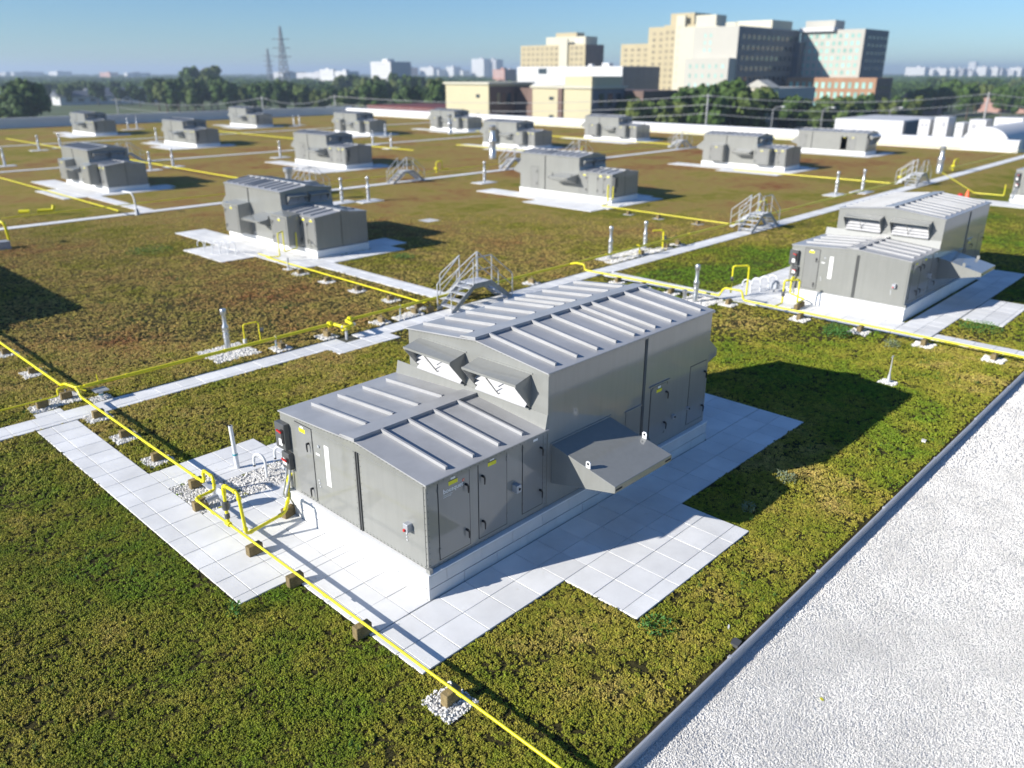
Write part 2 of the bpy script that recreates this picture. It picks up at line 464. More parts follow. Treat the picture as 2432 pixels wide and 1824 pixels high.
# ------------------------------------------------------------------ plant rooms (rooftop units)
TA = None
TB = lambda u, v, z: (v, u, z)
SPA = dict(L=8.57, v0=.08, W=3.98, Wl=4.38, u0=.08, zc=.5, zl=2.12, zrl=2.27, xu=3.0, zu=3.21, zru=3.41, vr=1.93, seam=6.0)
SPB = dict(L=8.35, v0=.06, W=3.0, Wl=3.0, u0=.06, zc=.36, zl=1.88, zrl=2.03, xu=2.9, zu=2.78, zru=2.96, vr=1.5, seam=5.95)
def text(body, size, mat, parent, loc, rot, name='lettering'):
    cu = bpy.data.curves.new(name, 'FONT')
    cu.body = body; cu.size = size; cu.extrude = .0008; cu.offset = size * .018
    cu.resolution_u = 3
    cu.materials.append(MATS[mat])
    o = bpy.data.objects.new(name, cu); COL.objects.link(o)
    dg = bpy.context.evaluated_depsgraph_get()
    me = bpy.data.meshes.new_from_object(o.evaluated_get(dg))
    bpy.data.objects.remove(o)
    o = put(name, me, mat, parent, loc); o.rotation_euler = rot
    return o
def handle(T, parent, u, v, z, face):
    """black lever: face 'v' means the door looks towards -v, 'u' towards -u"""
    mb = MB(T)
    if face == 'v':
        mb.tube([(u, v, z), (u, v - .05, z), (u + .012, v - .06, z - .03), (u + .016, v - .055, z - .15)], [.022, .022, .016, .011], 6)
    else:
        mb.tube([(u, v, z), (u - .05, v, z), (u - .06, v - .012, z - .03), (u - .055, v - .016, z - .15)], [.022, .022, .016, .011], 6)
    return mb.build('handle', 'black_plastic', parent)
def side_door(T, parent, a, b, z0, z1, v, hu=None, hinge=None, label=True, name='access_door', rounded=False):
    gap = MB(T)
    for (p, q, r, s) in ((a - .012, a, z0 - .012, z1 + .012), (b, b + .012, z0 - .012, z1 + .012), (a, b, z0 - .012, z0), (a, b, z1, z1 + .012)):
        gap.box(p, q, v - .004, v + .02, r, s)
    mb = MB(T)
    if rounded:
        c = .07
        pts = [(a + c, z0), (b - c, z0), (b, z0 + c), (b, z1 - c), (b - c, z1), (a + c, z1), (a, z1 - c), (a, z0 + c)]
        mb.prism(pts, 'v', v - .02, v + .01)
    else:
        mb.box(a, b, v - .009, v + .01, z0, z1)
    d = mb.build(name, 'door_paint', parent, bevel=.003)
    gap.build('gasket', 'dark_gap', d)
    fv = v - (.02 if rounded else .009)
    if hu is not None:
        for hz in (z0 + .22 * (z1 - z0), z0 + .82 * (z1 - z0)): handle(T, d, hu, fv, hz, 'v')
    if hinge is not None:
        for hz in (z0 + .12, z1 - .2):
            MB(T).box(hinge - .012, hinge + .012, fv - .014, fv, hz, hz + .1).build('hinge', 'door_paint', d)
    if label:
        m_ = (a + b) / 2 - .02
        t = MB(T).box(m_ - .1, m_ + .1, fv - .002, fv, z1 - .15, z1 - .08).build('warning_label', 'yellow_label', d)
        MB(T).box(m_ - .1, m_ + .1, fv - .0035, fv, z1 - .08, z1 - .07).build('label_header', 'black_plastic', t)
        MB(T).box(m_ - .05, m_ + .05, fv - .002, fv, z1 - .06, z1 - .012).build('tag', 'white_paint', d)
    return d
def exhaust_hood(T, parent, S, a, b, zt, zb, dep=.42, n=5):
    u = S['xu']
    h = MB(T)
    h.prism([(u, zt), (u - dep, zt - .10), (u - dep, zt - .125), (u, zt - .025)], 'v', a, b)
    h.box(u - .012, u, a - .04, b + .04, zt, zt + .035)
    h.box(u - dep - .012, u - dep + .012, a - .015, b + .015, zt - .14, zt - .095)
    hd = h.build('exhaust_hood', 'paint', parent)
    for s in (a, b - .014):
        MB(T).prism([(u, zt - .03), (u - dep, zt - .127), (u - dep, zt - .16), (u, zb)], 'v', s, s + .014).build('hood_cheek', 'paint', hd)
    MB(T).box(u - .05, u, a + .014, b - .014, zb - .01, zb + .03).build('hood_sill', 'paint', hd)
    MB(T).box(u - .012, u - .004, a + .02, b - .02, zb + .04, zt - .06).build('backing', 'galv_dull', hd)
    hh = (zt - zb - .12) / n
    for k in range(n):
        z = zb + .05 + hh * k
        MB(T).prism([(u - .015, z + hh * 1.02), (u - .02, z + hh * 1.05), (u - .13, z + .02), (u - .125, z)], 'v', a + .03, b - .03).build('louver', 'louver_white', hd)
    mid = a + (b - a) * .55
    MB(T).beam((u - dep + .01, mid, zt - .15), (u - .02, mid, zb + .02), .018, .018).build('brace', 'paint', hd)
    return hd
def seams(T, roof, S, us, va, za, vb, zb_):
    # one mesh shared by every seam of this slope
    mb = MB(T)
    mb.beam((0, va, za + .03), (0, vb, zb_ + .03), .045, .066)
    me = mb.mesh('roof_seam')
    for u in us:
        put('roof_seam', me, 'roof_paint', roof, (u, 0, 0) if T is None else (0, u, 0))
def unit(label, loc, S, T, cabinets=False, detail=2, group=None, flat=False):
    t = thing('rooftop_unit', label, 'rooftop unit', loc, group)
    L, v0, W, Wl, u0, zc, zl, zrl, xu, zu, zru, vr = (S[k] for k in ('L', 'v0', 'W', 'Wl', 'u0', 'zc', 'zl', 'zrl', 'xu', 'zu', 'zru', 'vr'))
    core = MB(T).box(.03, L + .05, .03, Wl + .02, -.04, zc - .03)
    curb = core.build('curb', 'galv_dull' if detail > 1 else 'white_paint', t)
    MB(T).box(-.012, L + .07, -.012, Wl + .05, zc - .04, zc - .012).build('curb_cap', 'white_paint', curb, bevel=.004 if detail > 1 else 0)
    if detail > 1:
        for row in range(2):
            h0 = -.03 + row * (zc - .012) / 2; h1 = h0 + (zc - .03) / 2 - .004
            for side in range(2):
                end = L + .06 if side == 0 else Wl + .03
                p = 0.0
                step = .80 if row == 0 else .40
                while p < end - .05:
                    q = min(p + step, end)
                    j = rnd.uniform(-.003, .003)
                    if side == 0: MB(T).box(p + .003, q - .003, j, .06, h0, h1).build('block', 'block_white', curb, bevel=.004)
                    elif p > 0: MB(T).box(j, .06, p + .003, q - .003, h0, h1).build('block', 'block_white', curb, bevel=.004)
                    else: MB(T).box(j, .06, .065, q - .003, h0, h1).build('block', 'block_white', curb, bevel=.004)
                    p = q; step = .80
    bv = .006 if detail > 1 else 0
    # lower section
    def gable(v_0, v_1, zb_, ze, zr): return [(v_0, zb_), (v_1, zb_), (v_1, ze), (vr, zr), (v_0, ze)]
    if not flat:
        low = MB(T).prism(gable(v0, Wl, zc, zl - .02, zrl - .02), 'u', u0, xu - .012).build('casing', 'paint', t, bevel=bv)
        up0 = xu
    else:
        up0 = u0; zu, zru = zl + .35, zrl + .35
    sm = S['seam']
    c1 = MB(T).prism(gable(v0, W, zc, zu - .02, zru - .02), 'u', up0, sm - .03).build('casing', 'paint', t, bevel=bv)
    c2 = MB(T).prism(gable(v0, W, zc, zu - .02, zru - .02), 'u', sm + .03, L).build('casing', 'paint', t, bevel=bv)
    MB(T).prism(gable(v0 + .05, W - .05, zc, zu - .06, zru - .06), 'u', sm - .03, sm + .03).build('joint_seal', 'dark_gap', t)
    MB(T).box(sm + .032, sm + .075, v0 - .03, v0, zc, zu - .02).build('corner_trim', 'paint', t)
    # roofs
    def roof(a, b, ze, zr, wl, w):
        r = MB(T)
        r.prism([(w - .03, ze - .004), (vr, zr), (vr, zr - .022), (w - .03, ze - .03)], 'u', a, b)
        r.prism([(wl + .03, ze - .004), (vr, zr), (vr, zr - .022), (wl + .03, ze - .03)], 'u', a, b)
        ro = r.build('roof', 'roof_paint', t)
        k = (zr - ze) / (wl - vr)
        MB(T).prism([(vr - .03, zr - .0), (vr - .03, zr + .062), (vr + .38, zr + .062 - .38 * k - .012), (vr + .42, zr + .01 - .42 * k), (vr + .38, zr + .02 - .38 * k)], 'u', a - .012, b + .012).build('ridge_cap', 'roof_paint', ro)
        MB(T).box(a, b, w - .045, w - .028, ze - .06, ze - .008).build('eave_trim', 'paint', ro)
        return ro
    if not flat:
        rl = roof(u0 - .02, xu - .001, zl, zrl, Wl, v0)
        ru = roof(xu - .04, L + .03, zu, zru, W, v0)
        nl = [.64, 1.25, 1.86, 2.46]
        seams(T, rl, S, nl, v0 + .12, zl + .005, vr - .03, zrl)
        kf = (zrl - zl) / (Wl - vr)
        seams(T, rl, S, nl, Wl - .28, zl + .28 * kf, vr + .41, zrl - .41 * kf)
    else:
        ru = roof(u0 - .02, L + .03, zu, zru, W, v0)
    nu = [3.33, 3.94, 4.55, 5.14, 5.75, 6.11, 6.49, 7.08, 7.69, 8.25]
    if flat: nu = [.6, 1.3, 2.0] + nu
    seams(T, ru, S, nu, v0 + .12, zu + .005, vr - .03, zru)
    ku = (zru - zu) / (W - vr)
    seams(T, ru, S, nu, W - .12, zu + .12 * ku, vr + .41, zru - .41 * ku)
    # exhaust hoods
    if not flat:
        m_ = (v0 + W) / 2
        if S is SPA: pairs = ((.50, 1.88, 3.07, 2.39), (2.24, 3.62, 3.07, 2.39))
        else: pairs = ((.38, 1.40, 2.64, 2.12), (1.62, 2.70, 2.64, 2.12))
        for a, b, zt, zb in pairs: exhaust_hood(T, t, S, a, b, zt, zb, .42 if S is SPA else .3)
        MB(T).prism([(xu - .07, zl + .0), (xu - .001, zl + .0), (xu - .001, zrl + .12), (xu - .012, zrl + .12)], 'v', v0, Wl).build('flashing', 'paint', t)
    # intake hood on the door side
    if S is SPA: a, b, dep, p0, p1, p2, p3 = 3.11, 4.88, 1.48, 1.77, 1.43, 1.30, .96
    else: a, b, dep, p0, p1, p2, p3 = 2.95, 4.7, 1.2, 1.66, 1.50, 1.40, 1.0
    if not flat:
        ih = MB(T).prism([(v0, p0), (v0 - dep, p1), (v0 - dep, p2), (v0, p3)], 'u', a, b).build('intake_hood', 'paint', t, bevel=bv)
        MB(T).box(a - .03, b + .03, v0 - .02, v0, p0 + .0, p0 + .03).build('flange', 'paint', ih)
        for k, uu in enumerate((a + .12, b - .12)):
            MB(T).box(uu - .09, uu + .09, v0 - dep - .003, v0 - dep, p2 + .04, p2 + .075).build('slot', 'dark_gap', ih)
        for uu in (a + .02, b - .02):
            vv = v0 - dep * .58; zz = p0 + (p1 - p0) * .58
            lg = MB(T).prism([(vv - .05, zz), (vv + .05, zz), (vv + .05, zz + .11), (vv + .03, zz + .135), (vv - .03, zz + .135), (vv - .05, zz + .11)], 'u', uu - .008, uu + .008).build('lifting_lug', 'pvc_white' if detail > 1 else 'paint', ih)
            if detail > 1: MB(T).tube([(uu - .0095, vv, zz + .085), (uu + .0095, vv, zz + .085)], .026, 10).build('lug_hole', 'dark_gap', lg)
    rh0, rh1 = (.3, 2.2) if S is SPA else (.15, W - .15)
    MB(T).prism([(L, zu - .55), (L + .75, zu - 1.15), (L + .75, zu - 1.32), (L, zu - 1.5)], 'v', rh0, rh1).build('rear_hood', 'paint', t)
    # doors and panels
    if S is SPA:
        d1 = side_door(T, t, .335, 1.02, .61, 2.06, v0, .93, .335)
        side_door(T, t, 1.235, 1.915, .61, 2.07, v0, 1.31, 1.915)
        d3 = side_door(T, t, 2.33, 2.865, .63, 2.08, v0, 2.79, 2.33, label=False)
        MB(T).box(2.6, 2.72, v0 - .011, v0, 1.99, 2.05).build('tag', 'white_paint', d3)
        side_door(T, t, 6.29, 6.90, .76, 1.96, v0, 6.84, None, rounded=True)
        side_door(T, t, 7.82, 8.48, .64, 2.04, v0, 8.41, None, label=False)
        pn = MB(T).box(5.42, 5.93, v0 - .012, v0, .62, 1.68).build('service_panel', 'door_paint', t)
        MB(T).box(5.40, 5.95, v0 - .03, v0, 1.68, 1.71).build('drip_rail', 'paint', pn)
        MB(T).box(6.22, 6.97, v0 - .035, v0, 1.985, 2.01).build('drip_rail', 'paint', t)
        for (uu, zz, s) in ((2.12, 1.27, .075), (7.19, 1.05, .045), (7.80, 1.06, .035)):
            sw = MB(T).box(uu - s * .8, uu + s * .8, v0 - s * 1.6, v0, zz - s, zz + s).build('switch_box', 'galv_dull', t, bevel=.004)
            MB(T).box(uu - .01, uu + .02, v0 - s * 1.6 - .02, v0 - s * 1.6, zz - .02, zz + .02).build('switch', 'black_plastic', sw)
        # front panels
        fp = MB(T).box(u0 - .01, u0 + .005, 1.945, 3.27, zc + .05, 2.06).build('front_panel', 'paint', t, bevel=.003)
        MB(T).box(u0 - .01, u0 + .005, .13, 1.83, zc + .05, 2.06).build('front_panel', 'paint', t, bevel=.003)
        fd = MB(T).box(u0 - .014, u0 + .005, 3.295, 3.85, zc + .07, 2.05).build('access_door', 'door_paint', t, bevel=.003)
        g = MB(T)
        for (a, b, c, d) in ((3.28, 3.292, zc + .07, 2.05), (3.853, 3.862, zc + .07, 2.05), (3.28, 3.86, zc + .058, zc + .068), (3.28, 3.86, 2.052, 2.062)): g.box(u0 - .006, u0 + .002, a, b, c, d)
        g.build('gasket', 'dark_gap', fd)
        for hz in (.80, 1.74): handle(T, fd, u0 - .014, 3.40, hz, 'u')
        lb = MB(T).box(u0 - .016, u0 - .014, 3.5, 3.70, 1.90, 1.975).build('warning_label', 'yellow_label', fd)
        MB(T).box(u0 - .016, u0 - .014, 3.55, 3.66, 1.985, 2.02).build('tag', 'white_paint', fd)
        for vv in (1.86, 1.915): MB(T).box(u0 - .03, u0 + .002, vv - .012, vv + .012, zc + .02, 2.07).build('seam_strip', 'dark_box', t)
        MB(T).box(u0 - .0125, u0 - .010, 2.76, 2.90, 1.05, 1.87).build('white_label', 'white_paint', fp)
        MB(T).box(u0 - .0125, u0 - .010, 3.07, 3.19, 1.585, 1.625).build('name_plate', 'white_paint', fp)
        MB(T).tube([(u0 - .01, 3.07, 1.79), (u0 - .03, 3.07, 1.79)], .028, 10).build('knob', 'galv_dull', fp)
        for k in range(3): MB(T).tube([(u0 - .01, 3.155 - .012 * k, 1.06 - .06 * k), (u0 - .022, 3.155 - .012 * k, 1.06 - .06 * k)], .018, 8).build('gauge_port', 'galvanised', fp)
        for k in range(3): MB(T).tube([(u0 - .01, .6 - .004 * k, 1.01 - .06 * k), (u0 - .022, .6 - .004 * k, 1.01 - .06 * k)], .018, 8).build('gauge_port', 'galvanised', t)
        sw = MB(T).box(u0 - .12, u0, .44, .56, 1.12, 1.27).build('switch_box', 'galv_dull', t, bevel=.006)
        MB(T).box(u0 - .15, u0 - .12, .49, .53, 1.14, 1.18).build('switch', 'red_plastic', sw)
        MB(T).box(u0 - .05, u0 + .02, -.0, .09, zc - .005, zc + .07).build('lifting_lug', 'paint', t)
        # electrical disconnects on the left corner
        for (a, b, c, d, dp) in ((4.06, 4.40, 1.39, 1.93, .13), (4.02, 4.28, .98, 1.33, .11)):
            bx = MB(T).box(u0 - dp, u0, a, b, c, d).build('disconnect_box', 'dark_box', t, bevel=.012)
            MB(T).box(u0 - dp - .003, u0 - dp, a + .1, a + .22, c + .08, c + .22).build('tag', 'white_paint', bx)
            MB(T).beam((u0 - dp - .03, a + .06, d - .16), (u0 - dp - .05, a + .18, d - .12), .025, .03).build('switch_lever', 'red_plastic', bx)
            MB(T).box(u0 - dp - .014, u0 - dp, a + .02, a + .1, c + .15, d - .1).build('switch_plate', 'black_plastic', bx)
        for k in range(2):
            MB(T).tube([(u0 - .06, 4.1 + .12 * k, 1.0), (u0 - .09, 4.12 + .12 * k, .75), (u0 - .16, 4.2 + .1 * k, .4), (u0 - .02, 4.34 + .1 * k, .15), (u0 + .1, 4.46, .04)], .022, 8).build('conduit', 'galv_dull', t, smooth=True)
        if detail > 1:
            d = MB()
            for i in range(27):
                for zz in (zc + .03, 2.085): d.box(.2 + i * .105 - .005, .2 + i * .105 + .005, v0 - .008, v0 + .002, zz - .005, zz + .005)
            for i in range(14):
                zz = zc + .1 + i * .112
                for uu in (.115, 2.93): d.box(uu - .005, uu + .005, v0 - .008, v0 + .002, zz - .005, zz + .005)
                for vv in (.11, 1.80, 1.98): d.box(u0 - .016, u0 - .008, vv - .005, vv + .005, zz - .005, zz + .005)
            for i in range(38):
                vv = .15 + i * .1
                for zz in (zc + .07, zc + .035): d.box(u0 - .016, u0 + .002, vv - .005, vv + .005, zz - .005, zz + .005)
                ez = zl - .05 + (zrl - zl) * (1 - abs(vv - vr) / (vr if vv < vr else Wl - vr))
                d.box(u0 - .010, u0 + .002, vv - .005, vv + .005, ez - .005, ez + .005)
                ez = zu - .06 + (zru - zu) * (1 - abs(vv - vr) / (W - vr))
                d.box(xu - .008, xu + .002, vv - .005, vv + .005, ez - .005, ez + .005)
            for i in range(55): d.box(3.1 + i * .1 - .005, 3.1 + i * .1 + .005, v0 - .052, v0 - .04, zu - .035, zu - .025)
            for i in range(29): d.box(.12 + i * .1 - .005, .12 + i * .1 + .005, v0 - .052, v0 - .04, zl - .035, zl - .025)
            d.build('screws', 'dark_box', t)['kind'] = 'stuff'
            # maker's name on the first door
            rt = (R(90), 0, 0)
            text('bousquet', .118, 'white_paint', d1, (.435, v0 - .0105, 1.80), rt)
            text('TECHNOLOGIES', .026, 'white_paint', d1, (.44, v0 - .0105, 1.752), rt)
            text('INNOVATION', .026, 'white_paint', d1, (.44, v0 - .0105, 1.722), rt)
            lg = MB(T).box(.862, .908, v0 - .0115, v0 - .009, 1.872, 1.918).build('logo_square', 'orange_label', d1)
            for sgn in (-1, 1): MB(T).beam((.872, v0 - .0125, 1.895 - .012 * sgn), (.898, v0 - .0125, 1.895 + .012 * sgn), .002, .006).build('logo_star', 'white_paint', lg)
    else:
        dd = [(.12, .72), (.8, 1.3)] if not flat else [(1.2, 1.9), (2.1, 2.8)]
        for a, b in dd: side_door(T, t, a, b, zc + .12, zl - .08, v0, b - .08, None, label=True)
        if cabinets:
            for a, b, top in ((5.85, 7.3, 1.93), (1.3, 2.75, 1.86)):
                cb = MB(T).prism([(v0, zc + .12), (v0 - .72, zc + .12), (v0 - .72, top), (v0, top + .08)], 'u', a, b).build('cabinet', 'paint', t)
                side_door(T, cb, a + .12, b - .12, zc + .2, top - .1, v0 - .72, b - .22, None)
        else:
            side_door(T, t, 2.1, 2.75, zc + .12, zl - .1, v0, 2.2, None)
            side_door(T, t, 6.6, 7.3, zc + .12, zl, v0, 6.7, None, label=False)
            bx = MB(T).box(u0 - .22, u0, .08, .42, 1.05, 1.7).build('disconnect_box', 'dark_box', t)
            MB(T).box(u0 - .16, u0, .1, .36, .7, 1.0).build('disconnect_box', 'dark_box', t)
        MB(T).box(u0 - .01, u0, 1.48, 1.52, zc, zl).build('seam_strip', 'dark_box', t)
        if flat:
            for a in (.4, 1.6):
                MB(T).prism([(u0, zl + .2), (u0 - .5, zl + .0), (u0 - .5, zl - .1), (u0, zl - .9)], 'v', a, a + 1.1).build('exhaust_hood', 'paint', t)
    return t
unit('largest grey plant unit in the foreground with white lettering on its door', (0, 0, 0), SPA, TA, detail=2)
unit('large grey plant unit at right, behind the first, with two white louvred hoods', (21.9, .1, 0), SPA, TA, detail=1)
unit('grey plant unit half cut off by the right picture edge', (55.7, .6, 0), SPA, TA, detail=1)
uc = unit('mid-sized grey unit with two side cabinets, nearest at left of the walkway', (13.5, 23.68, 0), SPB, TB, cabinets=True, detail=1, group='smaller plant units in rows')
up = unit('grey unit without side cabinets in the middle beside a long yellow pipe', (36.5, 23.9, 0), SPB, TB, detail=1, group='smaller plant units in rows')
GR = 'smaller plant units in rows'
for src, x, y, lab in ((uc, 15.42, 53.4, 'grey unit at far left in the second row, with a dark shadowed end'),
                       (up, 36.2, 53.45, 'grey unit in the second row behind the nearest unit with cabinets'),
                       (uc, 62.5, 54.4, 'grey unit in the second row with a steel flue standing before its side'),
                       (uc, 79.5, 52.6, 'grey unit by the white parapet behind two crossover stairs'),
                       (uc, 62.0, 24.2, 'grey unit at right of centre with a black shadow gap in its side'),
                       (up, 37.4, 84.7, 'grey unit in the third row, left of centre, on a white pad'),
                       (uc, 62.4, 84.9, 'grey unit in the third row near the corner of the parapets'),
                       (uc, 77.2, 81.0, 'grey unit in the third row in front of the cream shop building'),
                       (up, 36.2, 111.9, 'farthest grey unit at upper left against the shadowed parapet'),
                       (up, 60.6, 111.9, 'farthest grey unit in the middle against the shadowed parapet')):
    dup(src, (x, y, 0), lab, GR)
unit('flat grey unit without a raised section, beside the white parapet at right', (81.3, 24.7, 0), dict(SPB, L=7.6), TB, detail=1, group=GR, flat=True)
unit('tall grey unit just left of the picture whose shadow falls on the sedum', (-7.75, 23.3, 0), dict(SPB, L=13.5, W=4.0, Wl=4.0, vr=2., zu=3.2, zru=3.4, xu=2.0, seam=8.), TB, detail=1, group=GR)
for x, y in FAR + [(13.5, 23.68), (81.3, 24.7), (-7.75, 23.3)]: PADS.append((x, x + 3.1, y, y + 8.5))
for r in ((0, 8.64, 0, 4.42), (21.9, 30.5, .1, 4.5), (55.7, 64.3, .6, 5)): PADS.append(r)

# ------------------------------------------------------------------ gravel patches, timber blocks, gas pipes
def block_mesh():
    return MB().box(-.14, .14, -.07, .07, -.03, .19).mesh('timber_block', bevel=.008)
BLK = block_mesh()
CLAMP = MB().tube([(0, -.012, .19), (0, -.012, .27), (0, .012, .27), (0, .012, .19)], .004, 5).mesh('clamp')
def timber(x, y, label, rz=0., patch=True, group='timber blocks carrying the gas pipes', z=0., sz=.3):
    t = thing('timber_block', label, 'timber block', (x, y, z), group, rz)
    put('block_body', BLK, 'timber', t)
    put('pipe_clamp', CLAMP, 'galv_dull', t)
    if patch: gravel(x - sz - .02, x + sz - .04, y - sz, y + sz)
# near run towards the camera
for i, y in enumerate((-1.93, .12, 2.03, 3.38)):
    timber(-1.27, y, '%s timber block from the camera under the near yellow gas pipe' % ORD[i].capitalize() if i else 'timber block on a gravel square, nearest the camera, under the yellow pipe', rz=rnd.uniform(-.06, .06), patch=(i == 0))
for i, (x, y) in enumerate(((-1.2, 5.62), (-.83, 6.55))):
    timber(x, y, ('timber block in the gravel bed beside the gas regulator', 'timber block in the gravel bed where the yellow pipe rises')[i], patch=False, rz=rnd.uniform(-.08, .08))
for i, y in enumerate((8.38, 10.15, 11.85)):
    timber(-.83, y, '%s timber block along the pipe between the gravel bed and the walkway corner' % ORD[i], rz=rnd.uniform(-.08, .08))
for i, (x, y) in enumerate(((-.9, 16.5), (-.9, 19.0), (-.9, 21.6), (-.9, 24.2))):
    timber(x, y, '%s timber block beyond the pipe junction at left' % ORD[i], rz=rnd.uniform(-.06, .06))
timber(-1.6, 13.55, 'timber block under the thin yellow pipe leaving the picture at left')
timber(-.95, 13.75, 'timber block under the yellow pipe junction at left', sz=.4)
for i, y in enumerate((21.65, 19.6, 17.45, 15.38, 13.75)):
    timber(11.3, y, '%s timber block from the cabinet unit along its thin yellow pipe' % ORD[i])
timber(11.28, 13.05, 'timber block beside the foot of the nearest crossover stair', patch=False)
for i, x in enumerate((5.3, 7.0, 9.25, 10.75)):
    timber(x, 13.3 + (.5 if x == 7.0 else 0) * .0, '%s timber block from the left under the thick yellow header' % ORD[i], rz=R(90))
for i, y in enumerate((10.75, 9.5, 8.15)):
    timber(19.6, y, '%s timber block from the walkway on the pipe to the right unit' % ORD[i])
for i, y in enumerate((5.7, 2.87, .74, -1.31, -3.33)):
    timber(19.75, y, '%s timber block along the pipe in front of the right unit' % ORD[i])
for i, y in enumerate((20.6, 18.4, 15.7)):
    timber(33.9, y, '%s timber block on the pipe leading to the middle unit' % ORD[i])
for i, x in enumerate((24.8, 26.9, 28.0, 17.0)):
    timber(x, 13.25, ('block at the left of the pale bed by two flues', 'timber block right of the two flues', 'timber block by the small post near the second stair', 'timber block on a lone gravel square behind the first stair')[i], rz=R(90), patch=(i != 0))
timber(-.12, 4.1, 'timber block at the unit corner under the bent yellow pipe', rz=R(12), patch=False)
gravel(-1.27, -.3, 5.38, 6.9); gravel(-.3, 1.23, 5.38, 6.36)
gravel(3.2, 4.65, 13.42, 14.85)
gravel(22.2, 26.4, 12.98, 13.5); gravel(22.4, 26.3, 13.6, 14.25)
gravel(18.7, 20.1, 6.1, 7.4); gravel(15.35, 15.75, -1.95, -1.5)
gravel(4.8, 5.3, 13.02, 13.3) if False else None
gravel(9.8, 10.5, 12.95, 13.5); gravel(-.55, -.05, 12.95, 13.35); gravel(23.5, 24.5, 27.4, 28.4)

def pipe_thing(name, label, group=None):
    return thing(name, label, 'gas pipe', (0, 0, 0), group)
def bend(pts, r=.09):
    """round the corners of a polyline"""
    P = [Vector(p) for p in pts]
    out = [P[0]]
    for a, b, c in zip(P, P[1:], P[2:]):
        d1 = (a - b); d2 = (c - b)
        k = min(r, d1.length * .45, d2.length * .45)
        s, e = b + d1.normalized() * k, b + d2.normalized() * k
        for i in range(5):
            q = i / 4
            out.append(s * (1 - q) ** 2 + b * 2 * q * (1 - q) + e * q ** 2)
    out.append(P[-1])
    return out
def pipe(parent, pts, r, name='pipe', mat='yellow_pipe', fit=True, n=10):
    o = MB().tube(bend(pts, r * 2.6), r, n).build(name, mat, parent, smooth=True)
    if fit:
        for p, a, c in zip(pts[1:-1], pts, pts[2:]):
            p, a, c = Vector(p), Vector(a), Vector(c)
            for q in (a, c):
                d = (q - p)
                if d.length < r * 7: continue
                d.normalize()
                MB().tube([p + d * r * 2.6, p + d * r * 4.0], r * 1.32, n).build('fitting', mat, parent, smooth=True)
    return o
def collar(parent, p, d, r, ln=.05, mat='yellow_pipe'):
    p, d = Vector(p), Vector(d).normalized()
    return MB().tube([p - d * ln, p + d * ln], r, 10).build('coupling', mat, parent, smooth=True)
# 1: near run, regulator set and drop to the unit
g1 = pipe_thing('gas_pipe', 'yellow gas pipe running past the foreground unit with a regulator loop')
r1 = .023
pipe(g1, [(-1.27, -16, .22), (-1.27, 5.5, .235)], r1, fit=False)
for y in (-2.12, 1.1, 4.9): collar(g1, (-1.27, y, .224), (0, 1, 0), .029)
pipe(g1, [(-1.27, 5.5, .235), (-1.27, 5.62, .25), (-.84, 5.66, .27), (-.84, 5.66, .56), (-.84, 6.1, .56), (-.84, 6.1, .27), (-.84, 6.5, .25), (-.84, 12.9, .25), (-.84, 13.05, .4)], .03)
for y in (8.7, 11.0): collar(g1, (-.84, y, .25), (0, 1, 0), .038)
pipe(g1, [(-1.27, 4.3, .235), (-1.27, 4.3, 1.06), (-1.24, 3.8, 1.06), (-1.2, 3.76, .2), (-.30, 3.93, .2), (-.02, 4.22, .3), (.02, 4.2, .80), (.2, 4.14, .84)], .033)
collar(g1, (-1.27, 4.3, .235), (0, 1, 0), .05, .07)
vl = MB().lathe([(.03, -.1), (.06, -.08), (.075, 0), (.06, .08), (.03, .1)], 12).build('valve', 'dark_box', g1, loc=(-1.27, 4.3, .62), smooth=True)
MB().tube([(0, 0, 0), (-.13, .02, 0)], .012, 6).build('valve_handle', 'yellow_label', vl)
MB().lathe([(.035, -.06), (.05, -.04), (.05, .04), (.035, .06)], 12).build('union', 'dark_box', g1, loc=(-1.27, 4.3, .40), smooth=True)
MB().tube([(-1.27, 4.3, .85), (-1.27, 4.3, .92)], .042, 10).build('union', 'yellow_pipe', g1)
# regulator: a flat disc on a stubby body
rg = thing('gas_regulator', 'round grey gas regulator in the gravel bed between the yellow pipes', 'regulator', (-.90, 5.28, .32))
MB().tube([(-.07, .0, 0), (-.04, .0, 0), (-.015, 0, 0), (.015, 0, 0), (.04, 0, 0), (.07, 0, 0)], [.07, .13, .155, .155, .13, .06], 18).build('diaphragm_case', 'galv_dull', rg, smooth=True)
MB().tube([(-.06, 0, 0), (-.30, .0, -.01)], .05, 12).build('regulator_body', 'galv_dull', rg, smooth=True)
MB().tube([(-.30, .0, -.01), (-.34, 0, -.01)], .035, 10).build('cap', 'dark_box', rg, smooth=True)
MB().tube([(.0, 0, -.1), (0, 0, -.36)], .03, 10).build('stand', 'galv_dull', rg)
ct = thing('cable_tray_cover', 'small grey cover plate over a pipe stub in the gravel bed', 'cover plate', (-.72, 6.02, .0))
MB().prism([(-.12, .0), (.12, .0), (.12, .012), (-.12, .012)], 'v', -.22, .22).build('plate', 'galvanised', ct, loc=(0, 0, .17))
MB().tube([(0, 0, -.04), (0, 0, .17)], .08, 12).build('stub', 'pvc_white', ct)
